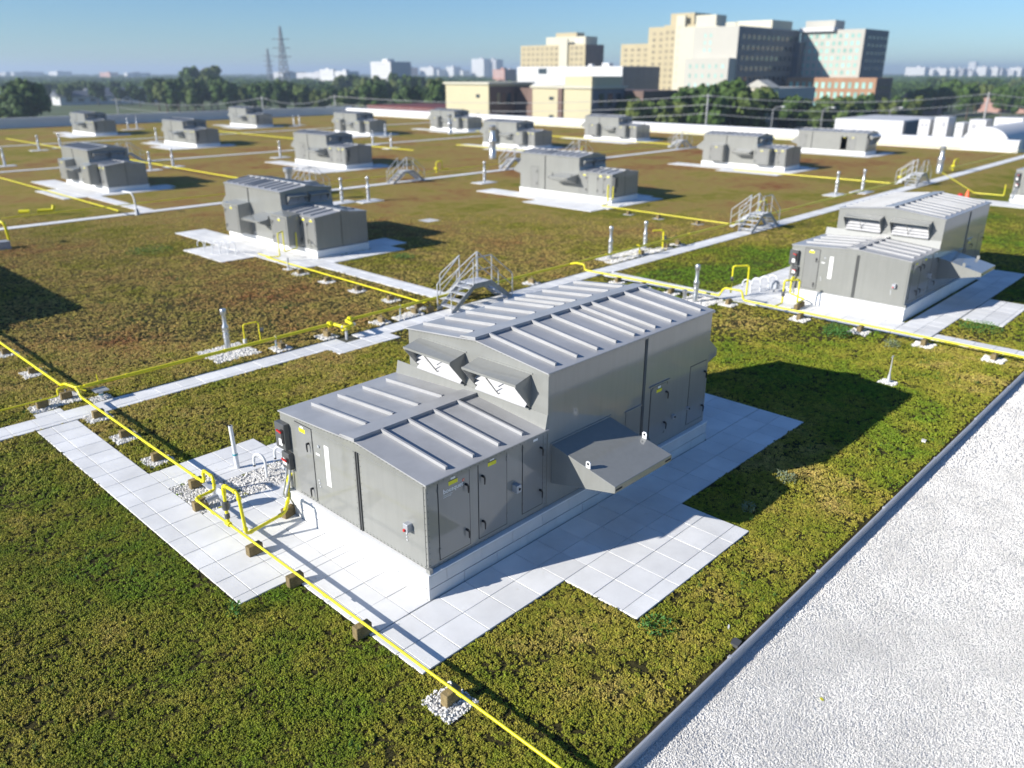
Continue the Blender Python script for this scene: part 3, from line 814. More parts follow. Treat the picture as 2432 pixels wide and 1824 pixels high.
# 2: thick header along the walkway
g2 = pipe_thing('gas_pipe', 'thick yellow gas header running along the walkway to the far right')
RH = .052; HY = 13.24
pipe(g2, [(-.62, HY, .4), (7.05, HY, .4)], RH, fit=False)
pipe(g2, [(7.05, HY, .4), (7.2, HY, .4), (7.26, 12.62, .4), (7.62, 12.62, .4), (7.72, HY, .4), (7.95, HY, .4)], RH)
pipe(g2, [(7.95, HY, .4), (58, HY, .38)], RH * .95, fit=False)
for x in (7.1, 7.9): MB().tube([(x - .05, HY, .4), (x + .05, HY, .4)], .105, 14).build('flange', 'yellow_pipe', g2, smooth=True)
for x, q in ((7.24, 12.9), (7.69, 12.9)): MB().tube([(x, q - .22, .4), (x, q + .22, .4)], .047, 10).build('flexible_joint', 'galvanised', g2, smooth=True)
for x in (.5, 3.4, 10.2, 14.1, 22, 29): collar(g2, (x, HY, .4), (1, 0, 0), .06, .04)
pipe(g2, [(-.25, HY, .4), (-.25, HY + .05, .62)], .014, fit=False)
st = thing('pipe_stand', 'grey pipe stand with a blue band under the U-bend of the thick header', 'pipe stand', (7.3, 12.62, 0))
MB().tube([(0, 0, -.04), (0, 0, .35)], .045, 12).build('post', 'galvanised', st); MB().box(-.15, .15, -.06, .06, .3, .34).build('saddle', 'yellow_pipe', st)
for i, x in enumerate((5.08, 10.05)):
    st = thing('pipe_stand', 'slim grey pipe stand under the thick header, %s the U-bend' % ('left of' if i == 0 else 'right of'), 'pipe stand', (x, HY, 0))
    MB().tube([(0, 0, -.04), (0, 0, .36)], .028, 10).build('post', 'galvanised', st); MB().tube([(0, 0, .17), (0, 0, .2)], .031, 10).build('band', 'teal_band', st)
    MB().tube([(0, 0, .34), (0, .06, .42), (0, 0, .48), (0, -.06, .42), (0, 0, .34)], .007, 5).build('clamp', 'galvanised', st)
# junction at left
g3 = pipe_thing('gas_pipe', 'yellow gas pipe leaving the walkway junction towards the upper left')
pipe(g3, [(-.62, HY, .4), (-.8, HY + .02, .4), (-.92, 13.75, .42), (-.92, 14.1, .28), (-.92, 40.0, .26)], .036)
pipe(g3, [(-.55, HY, .4), (-.84, HY, .4), (-.84, 13.05, .4), (-.84, 12.9, .25)], .036)
pipe(g3, [(-.95, 13.5, .40), (-1.2, 13.5, .42), (-1.2, 13.5, .22), (-9, 13.5, .22)], .022)
pipe(g3, [(-.78, 13.75, .41), (-.55, 13.6, .18), (-.5, 13.55, .16)], .03, fit=False)
for y in (16, 22): collar(g3, (-.92, y, .27), (0, 1, 0), .045)
# pipe of the cabinet unit
g4 = pipe_thing('gas_pipe', 'thin yellow pipe with a tall meter loop beside the cabinet unit')
pipe(g4, [(11.35, HY, .4), (11.35, HY + .2, .25), (11.4, 24.6, .25)], .03)
pipe(g4, [(11.55, 25.6, .25), (11.5, 24.6, .25), (11.9, 24.3, .25), (11.9, 24.3, 1.3), (12.4, 24.7, 1.3), (12.4, 24.7, .35), (13.2, 24.9, .35), (13.2, 24.9, 1.1)], .028)
st = thing('pipe_stand', 'grey post under the yellow pipe at the corner of the cabinet unit pad', 'pipe stand', (11.4, 22.8, 0))
MB().tube([(0, 0, -.04), (0, 0, .5)], .05, 10).build('post', 'galvanised', st); MB().box(-.2, .2, -.2, .2, -.03, .0).build('foot', 'white_paint', st)
# pipe to the right unit
g5 = pipe_thing('gas_pipe', 'yellow pipe turning off the header to the right-hand unit')
pipe(g5, [(19.45, HY, .4), (19.45, 12.9, .5), (19.45, 12.45, .5), (19.45, 12.4, .27), (19.7, 6.1, .27)], .036)
pipe(g5, [(19.7, 6.1, .27), (19.7, 5.9, .6), (19.75, 5.2, .6), (19.75, 5.1, .26), (19.75, 3.9, .26), (19.75, -9, .25)], .033)
pipe(g5, [(20.6, 6.1, .2), (20.6, 6.1, 1.25), (21.1, 5.7, 1.25), (21.1, 5.7, .1)], .032)
pipe(g5, [(20.4, 3.9, .25), (20.4, 3.9, 1.1), (20.9, 3.55, 1.1), (20.9, 3.55, .22), (21.6, 3.6, .22), (21.75, 4.25, .3), (21.75, 4.25, .9), (22.0, 4.2, .9)], .032)
pipe(g5, [(19.75, 3.9, .25), (20.4, 3.9, .25)], .03, fit=False)
for p in ((20.6, 6.1, .75), (20.4, 3.9, .6)): MB().lathe([(.03, -.1), (.06, -.05), (.06, .05), (.03, .1)], 10).build('valve', 'dark_box', g5, loc=p, smooth=True)
timber(21.3, 3.55, 'timber block under the bent pipe at the corner of the right unit', patch=False); timber(20.85, 3.5, 'timber block under the tall yellow loop by the right unit', patch=False)
# long runs further off
def run(label, pts, r=.05):
    t = pipe_thing('gas_pipe', label, 'long yellow gas runs further off')
    pipe(t, pts, r, fit=False, n=8)
    return t
g6 = run('straight yellow pipe from the second stair to the middle unit', [(33.6, HY, .3), (33.8, 22.6, .3)], 0.0273)
pipe(g6, [(33.8, 22.6, .3), (34.6, 22.8, .3), (34.6, 22.8, 1.4), (35.2, 23.2, 1.4), (35.2, 23.2, .4), (36.1, 23.5, .4), (36.1, 23.5, 1.2)], 0.0312)
run('pale yellow pipe from the third stair to the unit at right of centre', [(57.3, HY, .35), (57.2, 26.5, .35)], 0.0351)
run('yellow pipe at far left running from the back walk past the second-row unit', [(11.8, 42.3, .35), (11.9, 66, .35)], 0.0351)
run('bright yellow pipe behind the cabinet unit running to the far left', [(24.8, 44, .35), (24.8, 110, .35)], 0.0390)
run('thick yellow header along the back walkway, hidden in places by units', [(6, 44.1, .4), (82, 44.1, .4)], 0.0273)
run('yellow pipe along the white parapet behind the right-hand units', [(90, 18, .6), (90, 100, .6)], 0.0390)
run('yellow pipe in front of the third-row units at centre', [(49.5, 60, .4), (49.5, 108, .4)], 0.0351)
run('yellow pipe between the white parapet and the unit before the shop building', [(74, 44, .5), (74, 76, .5)], 0.0390)
run('yellow pipe from the second-row flue towards the back walkway', [(57.5, 44, .4), (57.5, 62, .4)], 0.0351)
run('yellow pipe crossing behind the far stair at right', [(70.5, HY, .4), (95, HY, .4)], 0.0351)
run('thin yellow pipe leading from the right walk to the cut-off unit', [(66, 12.5, .5), (54.8, 7.0, .5), (54.8, 5.2, .5), (54.8, 5.2, 1.2)], 0.0273)

# ------------------------------------------------------------------ vents, drains, poles
def flue(loc, h, label, group='steel flues standing on the roof', r=.075):
    t = thing('flue', label, 'flue', loc, group)
    MB().lathe([(r * 1.25, -.04), (r * 1.25, h * .22), (r * 1.1, h * .24), (r * 1.1, h * .34), (r * 1.3, h * .36), (r * 1.3, h * .38), (r * 1.1, h * .40), (r * 1.15, h * .46), (r * 1.45, h * .50), (r * 1.4, h * .56), (r * .85, h * .62), (r * .85, h * .86)], 14).build('stack', 'stainless', t, smooth=True)
    for k in (.28, .33, .44): MB().lathe([(r * 1.38, h * k), (r * 1.38, h * k + .02)], 14).build('band', 'galvanised', t)
    MB().lathe([(r * 1.15, h * .86), (r * 1.3, h * .88), (r * 1.3, h * .98), (r * 1.1, h)], 14).build('cap', 'stainless', t, smooth=True)
    return t
flue((4.1, 14.5, 0), 1.30, 'steel flue on a gravel square left of the U-bend in the header')
flue((23.0, 13.75, 0), 1.5, 'left of the two tall steel flues on the pale strip')
flue((26.0, 13.88, 0), 1.35, 'right of the two tall steel flues on the pale strip')
flue((19.1, 6.75, 0), 1.45, 'steel flue showing above the far end of the foreground unit roof')
sh = thing('flue', 'short steel flue beside a tall one behind the foreground unit', 'flue', (19.15, 7.25, 0))
MB().lathe([(.07, -.04), (.07, .25), (.1, .27), (.1, .38), (.08, .4)], 12).build('stack', 'stainless', sh, smooth=True)
PO = [((23.75, 65.5), 'left of two white posts on the bed behind the second-row unit at left'), ((26.4, 66.8), 'right of two white posts on the bed behind the second-row unit at left'),
      ((15.8, 78.7), 'white post at the left picture edge'), ((23.5, 93.9), 'white post beyond the left unit roof'), ((26.4, 95.9), 'white post with a yellow stub beyond the left unit'),
      ((37.9, 67.3), 'white post on a pad left of the second-row middle unit'), ((44.6, 121.5), 'left of the twin posts by the shadowed parapet'), ((46.2, 122.1), 'right of the twin posts by the shadowed parapet'),
      ((38.0, 96.6), 'white post close to the third-row unit at left'), ((63.0, 82.2), 'white post before the third-row unit by the parapet corner'), ((52.4, 67.5), 'white post with a yellow branch in the middle field'),
      ((38.4, 37.9), 'white post on a square pad right of the middle unit'), ((53.8, 72.8), 'slim post behind the second-row middle unit'), ((24.5, 37.4), 'left of two flues behind the cabinet unit'), ((26.1, 36.6), 'right of two flues behind the cabinet unit'),
      ((51.0, 14.9), 'left of the twin flues before the third stair'), ((53.7, 14.1), 'right of the twin flues before the third stair'), ((66.5, 110.5), 'post right of the farthest middle unit'), ((68.5, 112), 'second post right of the farthest middle unit')]
pf = None
for (x, y), lab in PO:
    if pf is None:
        pf = flue((x, y, 0), 1.6, lab, r=.085)
        MB().box(-.9, .9, -.6, .6, -.03, .005).build('base_pad', 'membrane', pf)
    else: dup(pf, (x, y, 0), lab, 'steel flues standing on the roof')
flue((52.3, 50.9, 0), 3.2, 'thick dark-shadowed flue in front of the second-row right unit', r=.28)
flue((72.6, 79.8, 0), 2.6, 'thick flue in front of the unit before the shop building', r=.25)
flue((70.3, 14.0, 0), 2.2, 'broad leaning-looking flue behind the far right stair', r=.2)
flue((31, 43.5, 0), 2.4, 'steel ventilator showing above the ridge of the cabinet unit', r=.22) if False else flue((22.5, 40.5, 0), 2.2, 'steel ventilator showing above the ridge of the cabinet unit', r=.26)
# open white pipe on the near pad
vp = thing('vent_pipe', 'upright white pipe with a teal band on the near pad', 'vent pipe', (.2, 6.71, 0))
MB().tube([(0, 0, 0), (-.01, .01, .32)], .052, 16).build('sleeve', 'pvc_white', vp, smooth=True)
MB().tube([(-.01, .01, .30), (-.03, .02, 1.03)], .044, 16).build('pipe', 'pvc_white', vp, smooth=True)
MB().tube([(-.01, .01, .315), (-.011, .01, .35)], .056, 16).build('band', 'teal_band', vp)
MB().tube([(-.03, .02, 1.026), (-.03, .02, 1.032)], .036, 16).build('mouth', 'dark_gap', vp)
def gooseneck(loc, ang, label, r=.03, h=.34, wd=.17):
    t = thing('gooseneck', label, 'conduit', loc, 'white gooseneck conduits', ang)
    pts = [(0, 0, -.04), (0, 0, h)] + [(wd * (1 - math.cos(a)) , 0, h + wd * math.sin(a)) for a in [math.pi * k / 8 for k in range(1, 9)]] + [(2 * wd, 0, h - .12)]
    MB().tube(pts, r, 10).build('pipe', 'pvc_white', t, smooth=True)
    MB().tube([(2 * wd, 0, h - .12), (2 * wd + .0, 0, h - .16)], r * .85, 10).build('mouth', 'dark_gap', t)
    return t
gooseneck((.42, 5.85, 0), R(105), 'white gooseneck pipe in the middle of the near gravel bed')
gooseneck((.95, 5.85, 0), R(110), 'white gooseneck pipe next to the dark disconnect boxes')
jb = thing('junction_drum', 'grey drum lying in the gravel by the foreground unit', 'drum', (.86, 5.75, .1)); MB().tube([(0, -.1, 0), (0, .1, 0)], .085, 14).build('drum', 'galv_dull', jb, smooth=True)
MB().box(-.04, .04, -.05, .05, -.13, -.06).build('foot', 'galv_dull', jb)
for i, (x, y) in enumerate(((21.8, 5.9), (22.3, 5.75), (22.8, 5.65), (23.2, 5.5))):
    gooseneck((x, y, 0), R(100), '%s of four gooseneck pipes on the right unit pad, from the left' % ORD[i], r=.025, h=.35)
for i in range(5):
    gooseneck((11.25 - .22 * i, 27.2 + .35 * i, 0), R(120), '%s of five gooseneck hoops on the cabinet unit pad, from the right' % ORD[i], r=.022, h=.45)
jb = thing('meter_drum', 'grey meter drum by the goosenecks of the right unit', 'meter', (22.6, 5.3, .3)); MB().tube([(-.12, 0, 0), (.12, 0, 0)], .17, 14).build('drum', 'galv_dull', jb, smooth=True); MB().tube([(0, 0, -.3), (0, 0, 0)], .04, 8).build('stand', 'galv_dull', jb)
# square topped stand by the walkway junction
sd = thing('pipe_stand', 'stand with a square grey plate beside the walkway junction', 'pipe stand', (-.3, 13.05, 0))
MB().tube([(0, 0, -.04), (0, 0, .25)], .055, 12).build('post', 'galvanised', sd); MB().tube([(0, 0, .12), (0, 0, .15)], .06, 12).build('band', 'teal_band', sd); MB().box(-.17, .17, -.17, .17, .25, .275).build('plate', 'galv_dull', sd)
# yellow loop and valve by the flue
yl = pipe_thing('gas_loop', 'small yellow pipe loop with a dark gauge beside the flue')
pipe(yl, [(4.75, 14.6, -.03), (4.75, 14.6, .62), (5.2, 14.45, .66), (5.15, 14.3, .0)], .022)
MB().tube([(4.75, 14.6, -.03), (4.75, 14.6, .14)], .06, 12).build('sleeve', 'pvc_white', yl); MB().tube([(5.2, 14.4, .38), (5.3, 14.33, .38)], .085, 14).build('gauge', 'dark_box', yl, smooth=True)
yl = pipe_thing('gas_loop', 'yellow hooked pipe beside the right one of two flues')
pipe(yl, [(26.2, 13.6, .9), (26.7, 13.3, .9), (26.7, 13.3, -.02)], .04); pipe(yl, [(24.6, 13.2, .0), (24.6, 13.2, .45), (24.5, 13.35, .5)], .03); MB().box(26.72, 26.86, 13.2, 13.4, .4, .6).build('valve', 'dark_box', yl)
yl = pipe_thing('gas_loop', 'short yellow stub pipes by the back walk at left')
pipe(yl, [(7.6, 46.6, .3), (8.1, 46.3, .3)], .12, fit=False); pipe(yl, [(8.5, 46.2, .3), (9.3, 45.9, .3), (9.35, 45.9, .6)], .1, fit=False)
yl = pipe_thing('gas_loop', 'yellow hook over a grey fitting at the left picture edge')
pipe(yl, [(4.5, 37.6, .3), (4.4, 37.4, 1.15), (4.0, 38.3, 1.35)], .07, fit=False); MB().box(3.6, 4.3, 36.7, 37.3, -.03, .35).build('fitting', 'galv_dull', yl)
for i, (x, y, lab) in enumerate(((61.5, 14.2, 'yellow valve cluster behind the third stair'), (73, 13.7, 'yellow curled pipe before the end of the right walkway'), (40.0, 45.5, 'yellow valve wheel by the back stair'), (44.0, 62.5, 'yellow stub with a valve before the middle third-row unit'), (60.5, 46.0, 'yellow valve wheel beside the stair behind the middle unit'), (38.4, 14.3, 'yellow valve cluster behind the second stair'))):
    yl = pipe_thing('gas_loop', lab, 'yellow valve clusters')
    pipe(yl, [(x, y, -.02), (x, y, .9), (x + .5, y - .2, 1.0), (x + .5, y - .2, .3), (x + 1.1, y - .3, .3)], .045, fit=False)
    MB().lathe([(.05, .3), (.18, .34), (.18, .44), (.05, .48)], 12, (x, y)).build('valve', 'yellow_pipe', yl)
# lightning rod on a small gravel square
lr = thing('lightning_rod', 'slim pale rod on a small gravel square right of the foreground unit', 'rod', (15.55, -1.73, 0))
MB().lathe([(.055, -.03), (.05, .12), (.022, .3), (.014, .55), (.010, .8)], 10).build('rod', 'galvanised', lr, smooth=True)
MB().tube([(-.1, 0, .77), (.1, 0, .77)], .010, 6).build('crossbar', 'galvanised', lr)

# ------------------------------------------------------------------ crossover stairs
def stair(loc, label):
    t = thing('crossover_stair', label, 'stair', loc, 'steel crossover stairs over the pipes')
    PX0, PX1, PY0, PY1, H = 0., .90, 0., .78, .88
    run_, bot = 1.17, .0
    def stringer(f, a):   # f maps (s along the fall, z) -> 3D ; a: list of two thickness positions
        P = [(0, H + .02), (run_, .06), (run_, -.03), (run_ - .2, -.03), (-.02, H - .17), (-.02, H + .02)]
        vs = [f(s, z, a[0]) for s, z in P] + [f(s, z, a[1]) for s, z in P]
        n = len(P)
        return MB().add(vs, [tuple(range(n)), tuple(range(n, 2 * n))[::-1]] + [(i, (i + 1) % n, n + (i + 1) % n, n + i) for i in range(n)]).build('stringer', 'galv_dull', t)
    F1 = lambda s, z, c: (PX0 - s, c, z)
    F2 = lambda s, z, c: (PX1 + s, c, z)
    F3 = lambda s, z, c: (c, PY1 + s, z)
    for F, lo, hi in ((F1, PY0, PY1), (F2, PY0, PY1), (F3, PX0, PX1)):
        stringer(F, (lo, lo + .02)); stringer(F, (hi - .02, hi))
        for k in range(4):
            s = .10 + k * (run_ - .12) / 4; z = H - (s + .02) * H / run_ - .02
            vs = [F(s - .11, z, lo + .02), F(s + .13, z, lo + .02), F(s + .13, z, hi - .02), F(s - .11, z, hi - .02)]
            vs += [(p[0], p[1], p[2] - .035) for p in vs]
            MB().add(vs, [(0, 1, 2, 3), (7, 6, 5, 4), (0, 4, 5, 1), (1, 5, 6, 2), (2, 6, 7, 3), (3, 7, 4, 0)]).build('tread', 'galvanised', t)
        for c in (lo + .01, hi - .01):
            rl = MB()
            top = [F(.0, H + .97, c), F(run_ - .03, .95, c), F(run_ - .03, -.03, c)]
            rl.tube(bend(top, .06), .021, 8)
            o = rl.build('handrail', 'galvanised', t, smooth=True)
            MB().tube([F(.0, H + .5, c), F(run_ - .03, .5, c)], .016, 6).build('midrail', 'galvanised', o, smooth=True)
            MB().tube([F(.02, H - .1, c), F(.02, H + .97, c)], .021, 8).build('post', 'galvanised', t, smooth=True)
    pl = MB().box(PX0, PX1, PY0 + .02, PY1, H - .03, H).build('platform', 'galvanised', t)
    for k in range(8): MB().box(PX0 + .03 + k * .11, PX0 + .06 + k * .11, PY0 + .02, PY1, H, H + .008).build('grating_bar', 'galv_dull', pl)
    MB().box(PX0, PX1, PY0, PY0 + .02, H - .17, H + .02).build('side_beam', 'galv_dull', t)
    MB().tube([(PX0, PY0 + .01, H + .97), (PX1, PY0 + .01, H + .97)], .021, 8).build('guard_rail', 'galvanised', t, smooth=True)
    MB().tube([(PX0, PY0 + .01, H + .5), (PX1, PY0 + .01, H + .5)], .016, 6).build('guard_midrail', 'galvanised', t, smooth=True)
    return t
s1 = stair((12.78, 12.27, 0), 'grey steel crossover stair just behind the foreground unit')
GS = 'steel crossover stairs over the pipes'
for x, y, lab in ((34.5, 12.05, 'steel crossover stair at the second pipe, left of the right-hand unit'), (60.3, 12.2, 'steel crossover stair farther along the right walkway'),
                  (33.9, 42.3, 'steel crossover stair on the back walk in the open middle'), (24.8, 42.2, 'steel stair half hidden behind the cabinet unit roof'),
                  (56.5, 43.0, 'steel crossover stair behind the unit in the middle'), (75.5, 43.3, 'far crossover stair by the unit near the white parapet'), (24.6, 73.5, 'stair peeping over the roof of the unit at far left'), (46.8, 42.6, 'stair rails showing above the middle unit roof')):
    dup(s1, (x, y, 0), lab, GS)
lad = thing('roof_arm', 'white bent arm with a dark base on the back walk at left', 'arm', (12.9, 42.4, 0))
pipe(lad, [(0, 0, -.03), (-.03, .04, 1.0), (-.1, .15, 1.3), (-.3, .9, 1.33)], .05, mat='white_paint', fit=False); MB().lathe([(.16, -.03), (.08, .35)], 10).build('base', 'galv_dull', lad)

# ------------------------------------------------------------------ scattered stones and sedum
def scatter(name, pts, rot, scl, idx, variants, mat):
    me = bpy.data.meshes.new(name)
    n = len(pts)
    me.vertices.add(n)
    me.vertices.foreach_set('co', np.ascontiguousarray(pts, dtype=np.float32).ravel())
    for an, ty, data, prop in (('rot', 'FLOAT_VECTOR', rot, 'vector'), ('scl', 'FLOAT_VECTOR', scl, 'vector'), ('idx', 'INT', idx, 'value')):
        at = me.attributes.new(an, ty, 'POINT')
        at.data.foreach_set(prop, np.ascontiguousarray(data).ravel())
    me.update()
    col = bpy.data.collections.new(name + '_variants')
    for i, vm in enumerate(variants):
        vm.materials.append(MATS[mat])
        col.objects.link(bpy.data.objects.new('%s_variant_%d' % (name, i), vm))
    ng = bpy.data.node_groups.new(name, 'GeometryNodeTree')
    ng.interface.new_socket('Geometry', in_out='INPUT', socket_type='NodeSocketGeometry')
    ng.interface.new_socket('Geometry', in_out='OUTPUT', socket_type='NodeSocketGeometry')
    gi = ng.nodes.new('NodeGroupInput'); go = ng.nodes.new('NodeGroupOutput')
    ci = ng.nodes.new('GeometryNodeCollectionInfo'); ci.inputs[0].default_value = col
    ci.inputs['Separate Children'].default_value = True; ci.inputs['Reset Children'].default_value = True
    ip = ng.nodes.new('GeometryNodeInstanceOnPoints'); ip.inputs['Pick Instance'].default_value = True
    def attr(nm, ty):
        a = ng.nodes.new('GeometryNodeInputNamedAttribute'); a.data_type = ty; a.inputs[0].default_value = nm
        return a.outputs[0]
    ng.links.new(gi.outputs[0], ip.inputs['Points'])
    ng.links.new(ci.outputs[0], ip.inputs['Instance'])
    ng.links.new(attr('idx', 'INT'), ip.inputs['Instance Index'])
    ng.links.new(attr('rot', 'FLOAT_VECTOR'), ip.inputs['Rotation'])
    ng.links.new(attr('scl', 'FLOAT_VECTOR'), ip.inputs['Scale'])
    ng.links.new(ip.outputs[0], go.inputs[0])
    o = bpy.data.objects.new(name, me); COL.objects.link(o)
    o.modifiers.new('scatter', 'NODES').node_group = ng
    o['kind'] = 'stuff'
    return o
nr = np.random.default_rng(11)
def candidates(x0, x1, y0, y1, dens):
    n = int((x1 - x0) * (y1 - y0) * dens)
    return np.stack([nr.uniform(x0, x1, n), nr.uniform(y0, y1, n), np.zeros(n)], 1)
def inside(p, rects, m=0.):
    r = np.zeros(len(p), bool)
    for a, b, c, d in rects: r |= (p[:, 0] > a - m) & (p[:, 0] < b + m) & (p[:, 1] > c - m) & (p[:, 1] < d + m)
    return r
def view_keep(p, d0, d1):
    dz, sx, sy = cam_coords(p)
    return (dz > d0) & (dz <= d1) & (np.abs(sx) < 1.35) & (np.abs(sy) < 1.25)
def leafy(seed, n, rad, h, lw):
    """a clump of little round rosettes of uneven size and height"""
    q = random.Random(seed); mb = MB()
    for k in range(n):
        a = q.uniform(0, 6.283); rr = rad * math.sqrt(q.random())
        c = Vector((math.cos(a) * rr, math.sin(a) * rr, q.uniform(.25, 1) * h * (1 - .35 * rr / rad)))
        r = lw * q.uniform(.6, 1.25)
        ax = Vector((q.gauss(0, .5), q.gauss(0, .5), 1)).normalized(); t1 = ax.cross(Vector((1, .3, 0))).normalized(); t2 = ax.cross(t1)
        ph = q.uniform(0, 1.5)
        eq = [c + (t1 * math.cos(ph + i * 1.5708) + t2 * math.sin(ph + i * 1.5708)) * r * q.uniform(.85, 1.25) for i in range(4)]
        vs = [c + ax * r * .75, *eq, c - ax * r * .7]
        mb.add(vs, [(0, 1, 2), (0, 2, 3), (0, 3, 4), (0, 4, 1), (5, 2, 1), (5, 3, 2), (5, 4, 3), (5, 1, 4)])
    me = bpy.data.meshes.new('sedum_clump'); me.from_pydata(mb.v, [], mb.f); me.update()
    return me
SV = [leafy(i, 7, .027, .020, .0100) for i in range(5)]
def vnoise(p, sc_, seed):
    q = np.random.default_rng(seed).uniform(size=(256, 256))
    x = p[:, 0] / sc_; y = p[:, 1] / sc_
    i, j = np.floor(x).astype(int), np.floor(y).astype(int); u, v = x - i, y - j
    u, v = u * u * (3 - 2 * u), v * v * (3 - 2 * v)
    f = lambda a, b_: q[a % 256, b_ % 256]
    return (f(i, j) * (1 - u) + f(i + 1, j) * u) * (1 - v) + (f(i, j + 1) * (1 - u) + f(i + 1, j + 1) * u) * v
parts = []
for d0, d1, dens, s in ((0, 16.5, 1250, 1.0), (16.5, 26, 560, 1.45), (26, 50, 150, 1.8)):
    box_ = (-12, 24, -4.2, 24) if d1 < 20 else ((-12, 40, -4.2, 40) if d1 < 30 else (-12, 60, -4.2, 60))
    c = candidates(*box_, dens)
    c = c[view_keep(c, d0, d1)]
    c = c[~inside(c, PADS, .022) & ~inside(c, GRAV, -.03)]
    # tray joints and bare spots
    tx = np.abs(((c[:, 0] + .1) / .61) % 1 - .5); ty = np.abs(((c[:, 1] + .2) / .305) % 1 - .5)
    keep = nr.uniform(size=len(c)) < np.where((tx > .475) | (ty > .45), .42, 1.0)
    dn = .5 * vnoise(c, .075, 1) + .3 * vnoise(c, .22, 2) + .2 * vnoise(c, .8, 3)
    keep &= nr.uniform(size=len(c)) < np.clip((dn - .28) / .17, .18, 1)
    c = c[keep]
    if d1 > 45: c = c[nr.uniform(size=len(c)) < np.clip((51 - cam_coords(c)[0]) / 18, 0, 1)]
    parts.append((c, np.full(len(c), s)))
pts = np.concatenate([p for p, s in parts]); ss = np.concatenate([s for p, s in parts])
n = len(pts)
pts[:, 2] = -.034 + nr.uniform(-.004, .006, n)
hb = vnoise(pts, .11, 5) * .8 + vnoise(pts, .5, 6) * .5
scl = (ss * nr.uniform(.65, 1.35, n))[:, None] * np.stack([np.ones(n), np.ones(n), (.55 + hb) * nr.uniform(.8, 1.3, n) / np.where(ss > 1.7, 1.4, 1)], 1)
rot = np.stack([nr.uniform(-.25, .25, n), nr.uniform(-.25, .25, n), nr.uniform(0, 6.283, n)], 1)
scatter('sedum', pts, rot.astype(np.float32), scl.astype(np.float32), nr.integers(0, 5, n).astype(np.int32), SV, 'sedum_leaf')
def stone(seed):
    q = random.Random(seed)
    bm = bmesh.new(); bmesh.ops.create_icosphere(bm, subdivisions=1, radius=1)
    for v in bm.verts: v.co *= q.uniform(.72, 1.15)
    for v in bm.verts: v.co.z *= .7; v.co.x *= 1.2
    me = bpy.data.meshes.new('stone'); bm.to_mesh(me); bm.free()
    return me
ST = [stone(i) for i in range(5)]
parts = []
for d0, d1, dens, s in ((0, 13, 4200, .0086), (13, 18, 2400, .0115), (18, 28, 1000, .018)):
    c = candidates(-6, 34, -17, -4.35, dens); c = c[view_keep(c, d0, d1)]; c[:, 2] = -.162
    parts.append((c, s))
for r in GRAV:
    c = candidates(*r, 900); dz = cam_coords(c)[0]
    c = c[(dz < 45) & (nr.uniform(size=len(c)) < np.clip(22 / np.maximum(dz, 1), .12, 1) ** 2)]
    parts.append((c, .021)); c[:, 2] = -.012
pts = np.concatenate([p for p, s in parts]); ss = np.concatenate([np.full(len(p), s) for p, s in parts])
n = len(pts)
ss *= np.where(pts[:, 2] > -.1, np.clip(cam_coords(pts)[0] / 15, 1, 1.8), 1)
pts[:, 2] += nr.uniform(-.004, .008, n)
scl = (ss * nr.uniform(.6, 1.35, n))[:, None] * np.ones((1, 3))
rot = nr.uniform(0, 6.283, (n, 3)) * np.array([.2, .2, 1])
scatter('gravel_stones', pts, rot.astype(np.float32), scl.astype(np.float32), nr.integers(0, 5, n).astype(np.int32), ST, 'stone')
print('scatter', len(pts))

# taller grass blades among the sedum
def tuft(seed):
    q = random.Random(seed); vs = []; fs = []
    for k in range(12):
        a = q.uniform(0, 6.283); ln = q.uniform(.04, .11); lean = q.uniform(.1, .9)
        b0 = Vector((q.uniform(-.02, .02), q.uniform(-.02, .02), 0)); d = Vector((math.cos(a) * lean, math.sin(a) * lean, 1)).normalized() * ln
        w_ = Vector((-math.sin(a), math.cos(a), 0)) * .003
        i = len(vs); vs += [b0 - w_, b0 + w_, b0 + d]; fs.append((i, i + 1, i + 2))
    me = bpy.data.meshes.new('tuft'); me.from_pydata(vs, [], fs); me.update()
    return me
c = candidates(-8, 34, -4.2, 26, 14)
c = c[view_keep(c, 0, 36)]; c = c[~inside(c, PADS, .03) & ~inside(c, GRAV, 0)]
cl = np.sin(c[:, 0] * .9 + 1.3) * np.sin(c[:, 1] * .8 + .4) + .5 * np.sin(c[:, 0] * 2.3 + c[:, 1] * 1.9)
c = c[nr.uniform(size=len(c)) < np.clip(cl - .25, .04, 1)]; c[:, 2] = -.03
n = len(c)
scatter('grass_blades', c, np.stack([np.zeros(n), np.zeros(n), nr.uniform(0, 6.28, n)], 1).astype(np.float32), (nr.uniform(.6, 1.3, n)[:, None] * np.ones((1, 3))).astype(np.float32), nr.integers(0, 3, n).astype(np.int32), [tuft(i) for i in range(3)], 'weed')

# weeds
def weed(loc, label, mat, r, h, n, seed, group=None):
    q = random.Random(seed); mb = MB()
    for k in range(n):
        a = q.uniform(0, 6.283); rr = r * math.sqrt(q.random()); zz = h * q.random() * (1 - .4 * rr / r)
        c = Vector((math.cos(a) * rr, math.sin(a) * rr, zz)); d = Vector((q.gauss(0, 1), q.gauss(0, 1), q.uniform(.2, 1.4))).normalized() * q.uniform(.03, .08)
        s = d.cross(Vector((q.gauss(0, 1), q.gauss(0, 1), q.gauss(0, 1)))).normalized() * .013
        mb.add([c, c + d * .5 + s, c + d, c + d * .5 - s], [(0, 1, 2, 3)])
    t = thing('weed', label, 'weed', loc, group)
    me = bpy.data.meshes.new('leaves'); me.from_pydata(mb.v, [], mb.f); me.update(); put('leaves', me, mat, t)
    st = MB()
    for k in range(7):
        a = q.uniform(0, 6.283); st.tube([(0, 0, -.04), (math.cos(a) * r * .6, math.sin(a) * r * .6, h * .8)], .005, 4)
    st.build('stems', mat, t)
